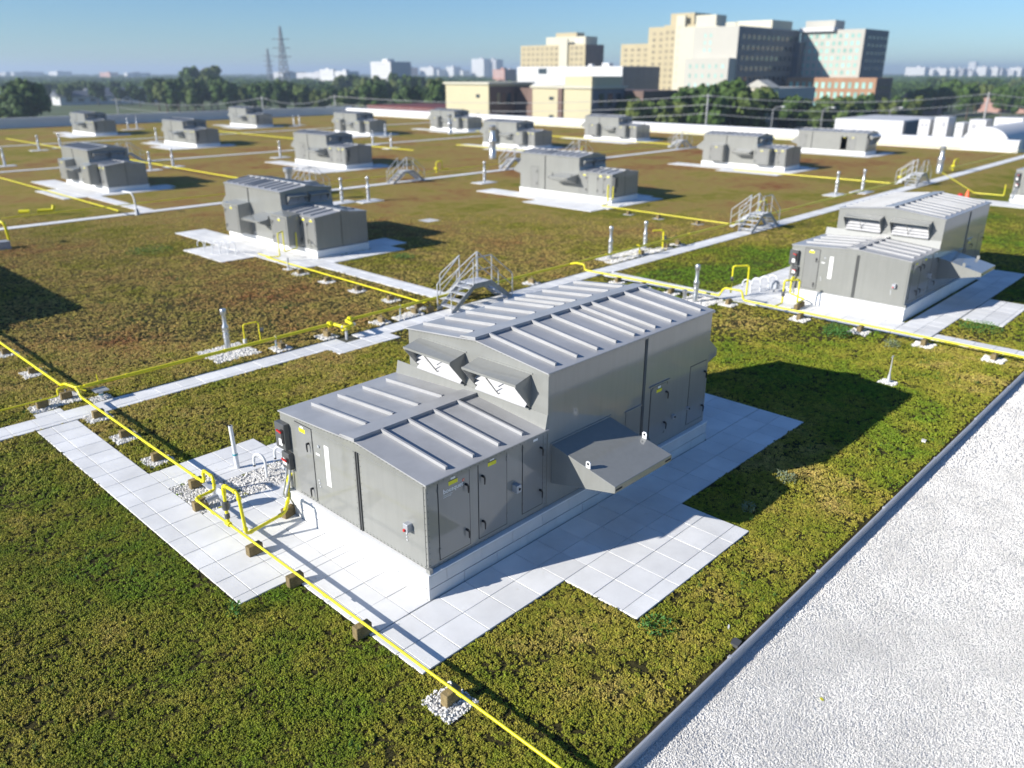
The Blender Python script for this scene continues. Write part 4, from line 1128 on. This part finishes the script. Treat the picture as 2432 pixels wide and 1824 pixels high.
weed((18.8, 1.15, 0), 'dark green bushy weed by the pipe in front of the right unit', 'weed', .45, .42, 900, 1)
weed((18.85, -.62, 0), 'smaller pale weed by the pipe in front of the right unit', 'weed_pale', .28, .26, 200, 2)
weed((8.05, -2.32, 0), 'pale grey weed at the shadow edge beyond the foreground unit', 'weed_pale', .22, .2, 170, 3)
weed((6.35, -2.35, 0), 'dark little weed inside the shadow of the intake hood', 'weed_pale', .16, .15, 70, 4)
weed((2.05, -4.0 + .9, 0), 'tuft of green grass in the planting by the gravel edging', 'weed', .28, .1, 160, 5)
weed((-2.4, 2.0, 0), 'thin green weed at the corner of the near paving', 'weed', .12, .3, 90, 6)
weed((22.9, -2.1, 0), 'green grassy clump in the notch of the right unit pad', 'weed', .7, .22, 700, 7)
weed((13.8, 40.4, 0), 'wide green grassy clump in front of the back walk', 'weed', 1.0, .25, 600, 8) if False else weed((8.7, 31.0, 0), 'low dark green clump left of the cabinet unit pad', 'weed', 1.1, .2, 700, 8)
weed((16.4, 20.9, 0), 'low green clump right of the straight paved walk', 'weed', .55, .18, 380, 9)

# small litter
def bit(name, label, cat, loc, dims, mat, rz):
    x, y, z = dims
    o = MB().prism([(-x, -y), (x * .8, -y * 1.1), (x, y * .7), (x * .2, y * 1.2), (-x * .9, y)], 'z', 0, z).build(name, mat, loc=loc)
    o.rotation_euler = (.1, -.08, rz); tag(o, label, cat)
bit('scrap', 'thin white scrap lying in the planting near the gravel edging', 'scrap', (2.83, -3.92, -.005), (.06, .012, .008), 'white_paint', .5)
bit('stone_chip', 'single white stone in the planting near the edging, beyond the unit shadow', 'stone', (12.15, -3.79, -.01), (.05, .045, .05), 'stone', .2)
bit('fallen_leaf', 'small yellow leaf lying on the white gravel', 'leaf', (2.5, -5.6, -.146), (.03, .02, .003), 'yellow_label', 1.1)
bit('drain_box', 'small dark box set against the edging strip', 'drain', (2.57, -4.19, -.03), (.08, .06, .06), 'dark_box', .1)

# ------------------------------------------------------------------ background: trees
def crown(seed, rx, rz, n):
    q = random.Random(seed); vs = []; fs = []
    blobs = [(Vector((q.uniform(-.75, .75) * rx, q.uniform(-.75, .75) * rx, q.uniform(.15, 1.85) * rz)), q.uniform(.28, .5) * rx) for k in range(16)]
    blobs.append((Vector((0, 0, rz)), rx * .7))
    for k in range(n):
        c, r = q.choice(blobs)
        d = Vector((q.gauss(0, 1), q.gauss(0, 1), q.gauss(0, 1) * .9)).normalized()
        p = c + d * r * q.uniform(.65, 1.1)
        s = q.uniform(.28, .6)
        a = d.cross(Vector((q.gauss(0, 1), q.gauss(0, 1), q.gauss(0, 1)))).normalized() * s
        b_ = (d + Vector((q.gauss(0, .5), q.gauss(0, .5), q.gauss(0, .5)))).cross(a).normalized() * s
        i = len(vs); vs += [p - a - b_, p + a - b_ * .6, p + a * .7 + b_, p - a * .8 + b_]; fs.append((i, i + 1, i + 2, i + 3))
    me = bpy.data.meshes.new('crown'); me.from_pydata(vs, [], fs); me.update()
    return me
CR = [crown(s, 4.2, 4.2 if s % 2 else 5.0, 2200) for s in range(4)]
for i, c in enumerate(CR): c.materials.append(MATS['leaf%d' % i])
TRK = MB().tube([(0, 0, 0), (.1, .05, 2.5), (0, .1, 6.5)], [.38, .28, .12], 7)
for k in range(4): TRK.tube([(.05, .05, 2.6 + .5 * k), (1.8 * math.cos(k * 1.7), 1.8 * math.sin(k * 1.7), 5 + .4 * k)], [.14, .05], 5)
TRK = TRK.mesh('trunk')
kinds = ['dark rounded tree', 'mid green tree', 'deep green tree', 'light green tree']
NT = 0
def tree(x, y, s, v, where):
    global NT
    NT += 1
    t = thing('tree', '%s %s' % (kinds[v], where), 'tree', (x, y, GZ), 'trees beyond the roof', rnd.uniform(0, 6.28))
    t.scale = (s * rnd.uniform(.9, 1.1), s * rnd.uniform(.9, 1.1), s)
    put('trunk', TRK, 'bark', t); put('crown', CR[v], None, t, (0, 0, 2.6))
def world_at(dpx, depth):
    """ground point at a given view column (of the 2212-wide picture) and depth along the view axis"""
    u = (dpx * 1.09946 - 1216) / 1899
    d = FW[:2] / math.cos(R(PITCH)) ** 2 * 1.0
    f2 = np.array([math.cos(R(YAW)), math.sin(R(YAW))]); r2 = np.array([math.sin(R(YAW)), -math.cos(R(YAW))])
    p = np.array(CAMP[:2]) + f2 * depth + r2 * u * depth
    return float(p[0]), float(p[1])
# (column range, depth range, count, scale range, where)
for (c0, c1, d0, d1, cnt, s0, s1, where) in (
        (0, 130, 250, 290, 7, 1.05, 1.3, 'in the far left clump'),
        (150, 440, 480, 640, 15, .85, 1.15, 'behind the lawn at left'),
        (380, 520, 400, 470, 8, 1.1, 1.45, 'in the group left of the pylons'),
        (455, 515, 560, 600, 3, 1.7, 1.95, 'standing tall left of the pylons'),
        (520, 960, 330, 480, 26, .9, 1.25, 'between pylons and shop building'),
        (740, 960, 520, 700, 10, 1.15, 1.5, 'below the white tower'),
        (1345, 1500, 215, 245, 9, 1.0, 1.25, 'right of the shop building'),
        (1480, 1620, 225, 260, 10, 1.05, 1.4, 'in front of the tan high-rise'),
        (1650, 1790, 240, 270, 8, .8, 1.1, 'below the dark hospital wing'),
        (1790, 1930, 270, 290, 6, .8, 1.0, 'before the brick podium'),
        (1925, 2230, 330, 520, 18, .9, 1.2, 'right of the brick podium'),
        (1930, 2230, 560, 900, 14, 1.0, 1.35, 'in the band at far right')):
    for k in range(cnt):
        col = c0 + (c1 - c0) * (k + rnd.uniform(.1, .9)) / cnt
        x, y = world_at(col, rnd.uniform(d0, d1))
        tree(x, y, rnd.uniform(s0, s1), rnd.randrange(4), '%s, number %s from the left' % (where, ORD[k]) if 0 else '%s, %s from left' % (where, ORD[k] if k < 20 else '%s to last' % ORD[cnt - k]))
# far woodland as one mass
fw = []
for k in range(5200):
    dep = 620 * (7 ** rnd.random()); col = rnd.uniform(-250, 2450)
    x, y = world_at(col, dep); fw.append((x, y, GZ - .5))
fw = np.array(fw); n = len(fw)
FV = [crown(20 + i, 5.5, 4.2, 260) for i in range(3)]
s = nr.uniform(.8, 1.35, n)[:, None] * np.array([[1.6, 1.6, .95]])
scatter('distant_woodland', fw, np.stack([np.zeros(n), np.zeros(n), nr.uniform(0, 6.28, n)], 1).astype(np.float32), s.astype(np.float32), nr.integers(0, 3, n).astype(np.int32), FV, 'leaf0')

# ------------------------------------------------------------------ background: buildings
def bld(name, label, blocks, wins=(), cat='building', group=None):
    bx0 = min(b[1] for b in blocks); by0 = min(b[3] for b in blocks)
    t = thing(name, label, cat, (bx0, by0, GZ), group)
    for (pn, x0, x1, y0, y1, z0, z1, mt) in blocks:
        MB().box(x0 - bx0, x1 - bx0, y0 - by0, y1 - by0, z0 - GZ, z1 - GZ).build(pn, mt, t)
    for (face, pl, a0, a1, z0, z1, nc, nrw, fw_, fh, mt) in wins:
        cw, ch = (a1 - a0) / nc, (z1 - z0) / nrw
        if face == 'x': me = MB().box(-.06, .05, -cw * fw_ / 2, cw * fw_ / 2, -ch * fh / 2, ch * fh / 2).mesh('window')
        else: me = MB().box(-cw * fw_ / 2, cw * fw_ / 2, -.06, .05, -ch * fh / 2, ch * fh / 2).mesh('window')
        me.materials.append(MATS[mt])
        for i in range(nc):
            for j in range(nrw):
                a, z = a0 + cw * (i + .5), z0 + ch * (j + .5)
                o = put('window', me, None, t, (pl - bx0, a - by0, z - GZ) if face == 'x' else (a - bx0, pl - by0, z - GZ))
    return t
bld('hospital_tower', 'pale tower with green windows on a brick base, rightmost high building',
    [('wall', 350, 376, 133.6, 161, GZ, 24.6, 'pale_concrete'), ('wall', 376, 390, 140, 161, GZ, 20, 'dark_clad_or_shade'), ('podium', 335, 352, 120.3, 158, GZ, 6, 'red_brick'), ('penthouse', 362, 372, 151.8, 165, 24.6, 29, 'pale_concrete'), ('canopy', 348, 352, 146, 161, 24.0, 25.6, 'white_clad'), ('shaded_side', 350.4, 375.6, 133.5, 133.65, GZ, 24.4, 'dark_clad_or_shade'), ('podium_shaded_side', 335.3, 351.5, 120.2, 120.35, GZ, 5.8, 'brown_clad_or_shade')],  # thin sheets on the right-hand faces put their shade into dark colour
    [('x', 350, 134.6, 160, 6.5, 23.6, 10, 6, .5, .55, 'green_glass'), ('x', 335, 121, 157, -10, 5, 13, 4, .5, .6, 'green_glass'), ('y', 133.45, 353, 375, 8, 23, 5, 5, .5, .4, 'dark_glass'), ('y', 120.15, 337, 350, -9, 4, 4, 4, .4, .4, 'dark_glass')])
bld('hospital_wing', 'stepped pale wing whose long side is in dark shadow, left of the green-windowed tower',
    [('wall', 297, 349.8, 161.2, 181.2, GZ, 24.8, 'pale_concrete'), ('shaded_side', 297.4, 349.6, 161.1, 161.25, GZ, 24.4, 'dark_clad_or_shade'), ('front_block', 292, 297, 161.5, 181.2, -3, 13.2, 'pale_concrete'), ('front_base', 292.3, 297, 162, 181, GZ, -3, 'tan_brick'), ('penthouse', 325, 343, 162, 178, 24.8, 28, 'cream_stucco'), ('stair_tower', 345, 349.7, 158.5, 161.1, GZ, 20, 'dark_clad_or_shade')],  # shadow of the long side is coloured in as a dark sheet
    [('x', 292, 162.5, 180, -2, 12, 6, 4, .28, .42, 'green_glass'), ('y', 161.05, 299, 348, -8, 23, 12, 8, .6, .45, 'dark_glass'), ('x', 297, 172, 177, 15, 23, 2, 3, .3, .5, 'green_glass')])
bld('high_rise', 'tallest cream and tan stepped high-rise behind the hospital',
    [('wall', 400, 425, 245, 264.5, GZ, 32.1, 'tan_brick'), ('crown', 402, 420, 247, 262, 32.1, 37.9, 'tan_brick'), ('bay', 398.5, 400, 250.5, 256, GZ, 36.5, 'cream_stucco'), ('wall', 410, 425, 264.5, 281.7, GZ, 31.9, 'tan_brick'), ('wall', 420, 436, 281.7, 308.3, GZ, 23.8, 'tan_brick'), ('wall', 385, 396, 222, 245, GZ, 30, 'cream_stucco'), ('penthouse', 386, 396, 224.2, 236, 30, 35.3, 'cream_stucco'), ('penthouse', 360, 366.4, 198, 203.5, 20, 29.9, 'cream_stucco'), ('wall', 358, 385, 197, 222, GZ, 26, 'cream_stucco')],
    [('x', 400, 257, 264, -2, 30, 2, 10, .5, .5, 'tan_window'), ('x', 410, 266, 280, -2, 30, 3, 10, .45, .5, 'tan_window'), ('x', 420, 283, 307, -2, 22, 5, 8, .5, .5, 'tan_window'), ('x', 398.5, 251, 255.5, 2, 32, 1, 8, .5, .6, 'cream'), ('x', 420, 284, 306, -1, 1, 3, 1, .4, 1.0, 'white_clad')])
bld('apartment_block', 'tan stepped apartment block behind the long white building',
    [('wall', 420, 439, 336.1, 392, GZ, 24.5, 'tan_brick'), ('upper_wall', 424, 436, 339.4, 372.7, 24.5, 29.3, 'cream_stucco'), ('crown', 426, 434, 348.5, 366, 29.3, 31.8, 'tan_brick'), ('bay', 418.8, 420, 350, 357, GZ, 28, 'cream_stucco'), ('shaded_side', 420.3, 438.7, 335.95, 336.1, GZ, 24.2, 'brown_clad_or_shade')],  # brown sheet darkens the side turned from the sun, shade as colour
    [('x', 420, 337.5, 349, 4, 24, 3, 6, .55, .5, 'tan_window'), ('x', 420, 358, 391, 4, 24, 8, 6, .5, .5, 'tan_window'), ('x', 424, 341, 349, 25, 28.6, 2, 1, .5, .6, 'white_clad')])
bld('long_building', 'long plain white building with one dark opening below the apartment block',
    [('wall', 300, 329, 217.9, 281.8, GZ, 10.5, 'white_clad'), ('shaded_side', 300.3, 328.7, 217.75, 217.95, GZ, 10.3, 'dark_clad_or_shade'), ('roof_plant', 306, 309, 230, 234, 10.5, 12, 'white_clad'), ('roof_plant', 306, 308, 240, 242, 10.5, 11.6, 'white_clad')],  # dark sheet paints the shade on the white end wall
    [('x', 300, 262, 268, 7, 10, 1, 1, .9, .8, 'dark_glass'), ('x', 300, 225, 258, -6, -1, 6, 1, .5, .6, 'dark_glass')])
bld('shop_building', 'cream shop building with dark brown shaded fronts behind the parapet',
    [('tower', 150, 167, 150.2, 167, GZ, 5.1, 'cream'), ('cornice', 149.5, 167.5, 149.7, 167.5, 5.1, 5.6, 'cream_stucco'), ('shaded_front', 160.2, 178, 143.8, 150.2, GZ, 4.2, 'brown_clad_or_shade'), ('shaded_front', 150.4, 167, 150.0, 150.2, GZ, 4.6, 'brown_clad_or_shade'), ('tower', 160, 174, 123.9, 143.7, GZ, 4.3, 'cream'), ('cornice', 159.5, 174.5, 123.4, 144.2, 4.3, 4.8, 'cream_stucco'), ('upper_tower', 160.5, 173, 124.2, 133, 4.8, 7.1, 'cream'), ('pier', 159.4, 160, 133, 134.4, GZ, 4.3, 'brown_clad_or_shade'), ('shaded_front', 160.3, 173.8, 123.7, 123.9, GZ, 4.1, 'dark_clad_or_shade'), ('rear_hall', 174, 190, 118, 146, GZ, 3.6, 'brown_clad_or_shade')],  # brown fronts; their shade is coloured in too, partly by thin dark sheets
    [('x', 160, 135, 139, -5, 4, 1, 2, .4, .18, 'dark_glass'), ('x', 150, 152.5, 156, -5, 4.6, 1, 2, .4, .18, 'dark_glass'), ('y', 149.95, 152, 166, -6, 4, 4, 2, .5, .6, 'dark_glass'), ('y', 123.65, 162, 173, -6, 4, 3, 2, .5, .6, 'dark_glass')])
gt = bld('gabled_tower', 'small pale gabled tower in front of the dark hospital wing', [('wall', 230, 236, 111.9, 119.6, GZ, 3.8, 'cream_stucco'), ('annex', 236, 262, 112, 143.4, GZ, 3.6, 'pale_concrete')], [('x', 230, 113.5, 118, -6, 3, 1, 2, .3, .35, 'dark_glass')])
MB().prism([(-.5, 14.8), (8.2, 14.8), (3.85, 17.0)], 'u', -.4, 6.2).build('gable_roof', 'pale_concrete', gt)
bld('white_tower', 'lone white tower block on the horizon right of the pylons', [('wall', 600, 629.6, 762.4, 799.3, GZ, 19, 'white_clad'), ('roof_plant', 606, 616, 775, 785, 19, 22, 'white_clad'), ('shaded_side', 600.3, 629.3, 762.2, 762.4, GZ, 18.6, 'far_grey')], [('x', 600, 766, 796, 0, 18, 6, 5, .5, .5, 'far_grey')])  # grey sheet paints shade on the sunless side of the tower
FARB = [('white low block under the pylons', 700, 704, 1020, 1055, 11.5, 'white_clad'), ('long low grey block left of the white tower', 800, 860, 1206, 1276, 7, 'far_grey'), ('white block just left of the white tower', 640, 660, 905, 930, 9, 'white_clad'),
        ('dark block at the left edge of the horizon', 900, 960, 3219, 3384, 6, 'far_grey'), ('long dark slab on the left horizon', 900, 991, 3131, 3169, 8, 'far_grey'), ('pale and dark slab on the left horizon', 900, 941, 2731, 2802, 9.5, 'far_grey'),
        ('pinkish block on the left horizon', 900, 922, 2339, 2408, 7, 'far_brick'), ('long blue-grey slab on the left horizon', 900, 960, 2226, 2247, 6, 'far_grey'), ('single reddish tower on the left horizon', 900, 911, 1777, 1816, 15, 'far_brick'), ('grey slab right behind the pylons', 900, 953, 1484, 1519, 8, 'far_grey'),
        ('red and dark block right of the white tower', 700, 719, 680, 699, 10.8, 'far_brick'), ('brick terrace in the trees at far right', 420, 426, 122, 150, -3.4, 'far_brick'), ('brick row half hidden in the trees at far right', 470, 476, 95, 118, -4, 'far_brick')]
for lab, x0, x1, y0, y1, z, mt in FARB:
    bld('far_building', lab, [('wall', x0, x1, y0, y1, GZ, z, mt), ('roof_plant', x0 + .3 * (x1 - x0), x0 + .6 * (x1 - x0), y0 + .4 * (y1 - y0), y0 + .6 * (y1 - y0), z, z + 2, mt)], [('x', x0, y0 + 2, y1 - 2, z * .2, z - 1, 5, 2, .5, .4, 'far_grey')] if z > 5 and x0 < 800 else (), group='low buildings on the horizon')
for i, (c_, dep, wd, z) in enumerate(((60, 560, 40, -6.5), (185, 520, 60, -6), (250, 600, 55, -5.5), (330, 560, 40, -6.2), (150, 640, 45, -5))):
    x, y = world_at(c_, dep)
    t = bld('terrace_row', '%s low dark-roofed row among the trees at left, from the left' % ORD[i], [('wall', x, x + wd, y, y + 14, GZ, z, ('far_brick', 'white_clad', 'far_grey')[i % 3])], [('y', y, x + 2, x + wd - 2, GZ + 1.2, z - .6, 8, 1, .5, .5, 'dark_glass')], group='rows of low buildings at left')
    MB().prism([(-1, z - GZ), (15, z - GZ), (7, z - GZ + 3.2)], 'u', -.8, wd + .8).build('roof', 'dark_clad_or_shade', t)
k = 0
for dep, lo, hi, cnt in ((2600, 1930, 2240, 16), (3600, 1930, 2240, 12), (2600, 900, 1110, 8)):
    for i in range(cnt):
        k += 1
        x, y = world_at(lo + (hi - lo) * (i + rnd.random()) / cnt, dep)
        h = rnd.uniform(8, 22) + (8.17 + 11) * .2 + (rnd.random() < .15) * 25; wd = rnd.uniform(25, 70)
        bld('far_building', 'hazy block of the skyline, %s from the left %s' % (ORD[i], {2600: 'in the nearer band', 3600: 'in the farther band'}[dep] if lo > 1500 else 'left of the shop building'), [('wall', x, x + 30, y, y + wd, GZ, h, rnd.choice(['white_clad', 'far_grey', 'far_brick', 'white_clad'])), ('roof_plant', x + 8, x + 16, y + wd * .3, y + wd * .5, h, h + 4, 'far_grey')], group='hazy city skyline')
bld('red_store', 'low red-roofed store behind the white parapet', [('wall', 150, 170, 171, 201, GZ, -2.6, 'brown_clad_or_shade'), ('roof', 149, 171, 170, 202, -2.6, -1.2, 'red_roof')], [('x', 150, 173, 200, -8, -4, 6, 1, .4, .6, 'white_clad')])
bld('low_hall', 'low white hall with a dark shaded end wall beyond the right parapet', [('wall', 133, 150, 38.9, 50, GZ, .9, 'white_clad'), ('shaded_side', 133.3, 149.7, 38.7, 38.9, GZ, .7, 'dark_clad_or_shade')])  # shade of the end wall is painted as a dark sheet
for i, (y0, y1, z) in enumerate(((33.4, 35.0, 1.5), (30.9, 32.8, 1.9), (28.7, 29.8, 1.2), (25.8, 28.0, 1.7), (21.2, 24.8, 2.1))):
    t = bld('cooling_unit', '%s white cooling unit from the left beyond the right end of the parapet' % ORD[i], [('casing', 128, 131.5, y0, y1, -1.2, z, 'white_clad'), ('stand', 128.2, 131, y0 + .2, y1 - .2, GZ, -1.2, 'steel')], [('x', 128, y0 + .2, y1 - .2, .2, z - .3, 2, 1, .6, .5, 'far_grey')], cat='cooling unit', group='white cooling units beyond the parapet')
vt = thing('barrel_vault', 'white barrel-shaped roof end at the right picture edge', 'vault', (108, 20.4, 0))
MB().prism([(2.6 * math.cos(a), -.2 + 2.0 * math.sin(a)) for a in [math.pi * i / 14 for i in range(15)]] , 'u', 0, 26).build('vault_shell', 'white_clad', vt, smooth=True)
MB().prism([(2.7 * math.cos(a), -.2 + 2.1 * math.sin(a)) for a in [math.pi * i / 14 for i in range(15)]] , 'u', -.25, 0.).build('vault_rim', 'white_clad', vt)
MB().box(0, 26, -2.5, 2.5, GZ, -.2).build('wall', 'white_clad', vt)
cn = thing('traffic_cone', 'orange cone left of the cut-off unit at right', 'cone', (55.8, 7.65, 0)); MB().lathe([(.2, .0), (.18, .05), (.04, .55)], 10).build('cone', 'orange_label', cn)
cn = thing('fuel_can', 'red can left of the orange cone at right', 'can', (55.5, 8.0, 0)); MB().lathe([(.17, 0), (.17, .25), (.05, .32)], 10).build('can', 'red_plastic', cn)

# pylons, poles, wires
def pylon(x, y, ztop, label):
    t = thing('pylon', label, 'pylon', (x, y, GZ), 'lattice pylons on the horizon')
    H = ztop - GZ; s0 = H * .07; mb = MB()
    def wdt(f): return s0 * (1 - f) ** 1.0 + .45
    lv = [0, .14, .27, .39, .5, .6, .69, .77, .84, .91, 1.0]
    for a, b_ in zip(lv, lv[1:]):
        wa, wb = wdt(a), wdt(b_)
        for sx, sy in ((1, 1), (1, -1), (-1, 1), (-1, -1)):
            mb.beam((sx * wa, sy * wa, a * H), (sx * wb, sy * wb, b_ * H), .55, .55)
        for i in range(4):
            c = [(1, 1), (1, -1), (-1, -1), (-1, 1)]
            p, q = c[i], c[(i + 1) % 4]
            mb.beam((p[0] * wa, p[1] * wa, a * H), (q[0] * wb, q[1] * wb, b_ * H), .3, .3)
            mb.beam((q[0] * wa, q[1] * wa, a * H), (p[0] * wb, p[1] * wb, b_ * H), .3, .3)
    mb.build('lattice', 'steel', t)
    for f in (.55, .68, .81):
        ln = H * .10
        a = MB().beam((-ln, ln, f * H), (ln, -ln, f * H), .5, .7); a.build('cross_arm', 'steel', t)
pylon(450, 741, 49.5, 'taller lattice pylon on the horizon at left of centre')
pylon(600, 1023, 37.5, 'shorter lattice pylon just left of the tall one')
x, y = world_at(1545 + 600, 1900); pylon(x, y, 42, 'faint pylon at the far right of the skyline')
PL = [(88.2, 175., 3.3), (102.3, 175., 3.6)]
POLES = [world_at(300, 175), world_at(597, 175), world_at(745, 175), world_at(1505, 150), world_at(2075, 150), world_at(2500, 150)]
names = ['at left above the parapet', 'below the pylons', 'with a lamp left of the red store', 'right of the shop building', 'above the white cooling units', 'outside the right edge']
tops = [3.2, 3.5, 3.8, 4.6, 4.9, 5.]
for (x, y), nm, zt in zip(POLES[:5], names, tops):
    t = thing('utility_pole', 'grey utility pole %s' % nm, 'pole', (x, y, GZ), 'utility poles along the road')
    MB().tube([(0, 0, 0), (0, 0, zt - GZ)], [.2, .13], 8).build('shaft', 'pole_grey', t, smooth=True)
    MB().beam((-.8, .8, zt - GZ - .4), (.8, -.8, zt - GZ - .4), .12, .12).build('cross_arm', 'pole_grey', t)
wire_lab = ['top', 'middle', 'lowest']
spans = [(0, 1), (1, 2), (2, 3), (3, 4), (4, 5)]
for si, (a, b_) in enumerate(spans):
    for k in range(3):
        (xa, ya), (xb, yb) = POLES[a], POLES[b_]
        za, zb = tops[a] - .3 - 1.5 * k, tops[b_] - .3 - 1.5 * k
        pts = []
        for i in range(17):
            q = i / 16
            pts.append((xa + (xb - xa) * q, ya + (yb - ya) * q, za + (zb - za) * q - 1.3 * 4 * q * (1 - q)))
        t = MB().tube(pts, .045, 5).build('power_line', 'wire')
        tag(t, '%s wire of the %s span of the power line from the left' % (wire_lab[k], ORD[si]), 'wire', 'power line wires')
for i, (c, dep) in enumerate(((1640, 190), (1742, 185), (1880, 185))):
    x, y = world_at(c, dep)
    t = thing('street_lamp', '%s street lamp from the left below the hospital' % ORD[i], 'street lamp', (x, y, GZ), 'street lamps below the hospital')
    pipe(t, [(0, 0, 0), (0, 0, 11.2), (.4, -.4, 11.8), (1.5, -1.5, 11.9)], .09, 'mast', 'pole_grey', fit=False, n=6)
    MB().box(1.2, 2.1, -2.0, -1.2, 11.8, 12.0).build('lamp_head', 'white_clad', t)
# parked cars that peek over the parapet
def car(loc, label, mat, rz):
    t = thing('parked_car', label, 'car', loc, 'cars parked behind the roof', rz)
    MB().prism([(-2.2, .35), (2.2, .35), (2.25, .75), (1.3, .95), (.6, 1.45), (-1.2, 1.45), (-1.9, .95), (-2.2, .85)], 'v', -.88, .88).build('body', mat, t, bevel=.06)
    MB().prism([(-1.15, 1.38), (.55, 1.38), (1.15, .98), (-1.75, .98)], 'v', -.89, .89).build('windows', 'dark_glass', t)
    for sx in (-1.35, 1.35):
        for sy in (-.8, .8): MB().tube([(sx, sy - .1, .33), (sx, sy + .1, .33)], .33, 12).build('wheel', 'black_plastic', t)
for i in range(7):
    x, y = world_at(1560 + 62 * i, 236 + 6 * (i % 2))
    car((x, y, GZ + .06), '%s parked car from the left in the lot before the hospital' % ORD[i], ('white_clad', 'dark_clad_or_shade', 'far_grey')[i % 3], R(90))

# ------------------------------------------------------------------ haze
m = bpy.data.materials.new('haze'); m.use_nodes = True
nt = m.node_tree; nt.nodes.remove(nt.nodes['Principled BSDF'])
pv = nt.nodes.new('ShaderNodeVolumePrincipled')
pv.inputs['Color'].default_value = (.68, .83, 1, 1); pv.inputs['Density'].default_value = .00026; pv.inputs['Anisotropy'].default_value = .2
nt.links.new(pv.outputs[0], nt.nodes['Material Output'].inputs['Volume'])
MATS['haze'] = m
hz = MB().box(-9100, 9100, -9100, 12100, GZ - 1.2, 62).build('haze', 'haze'); hz['kind'] = 'stuff'
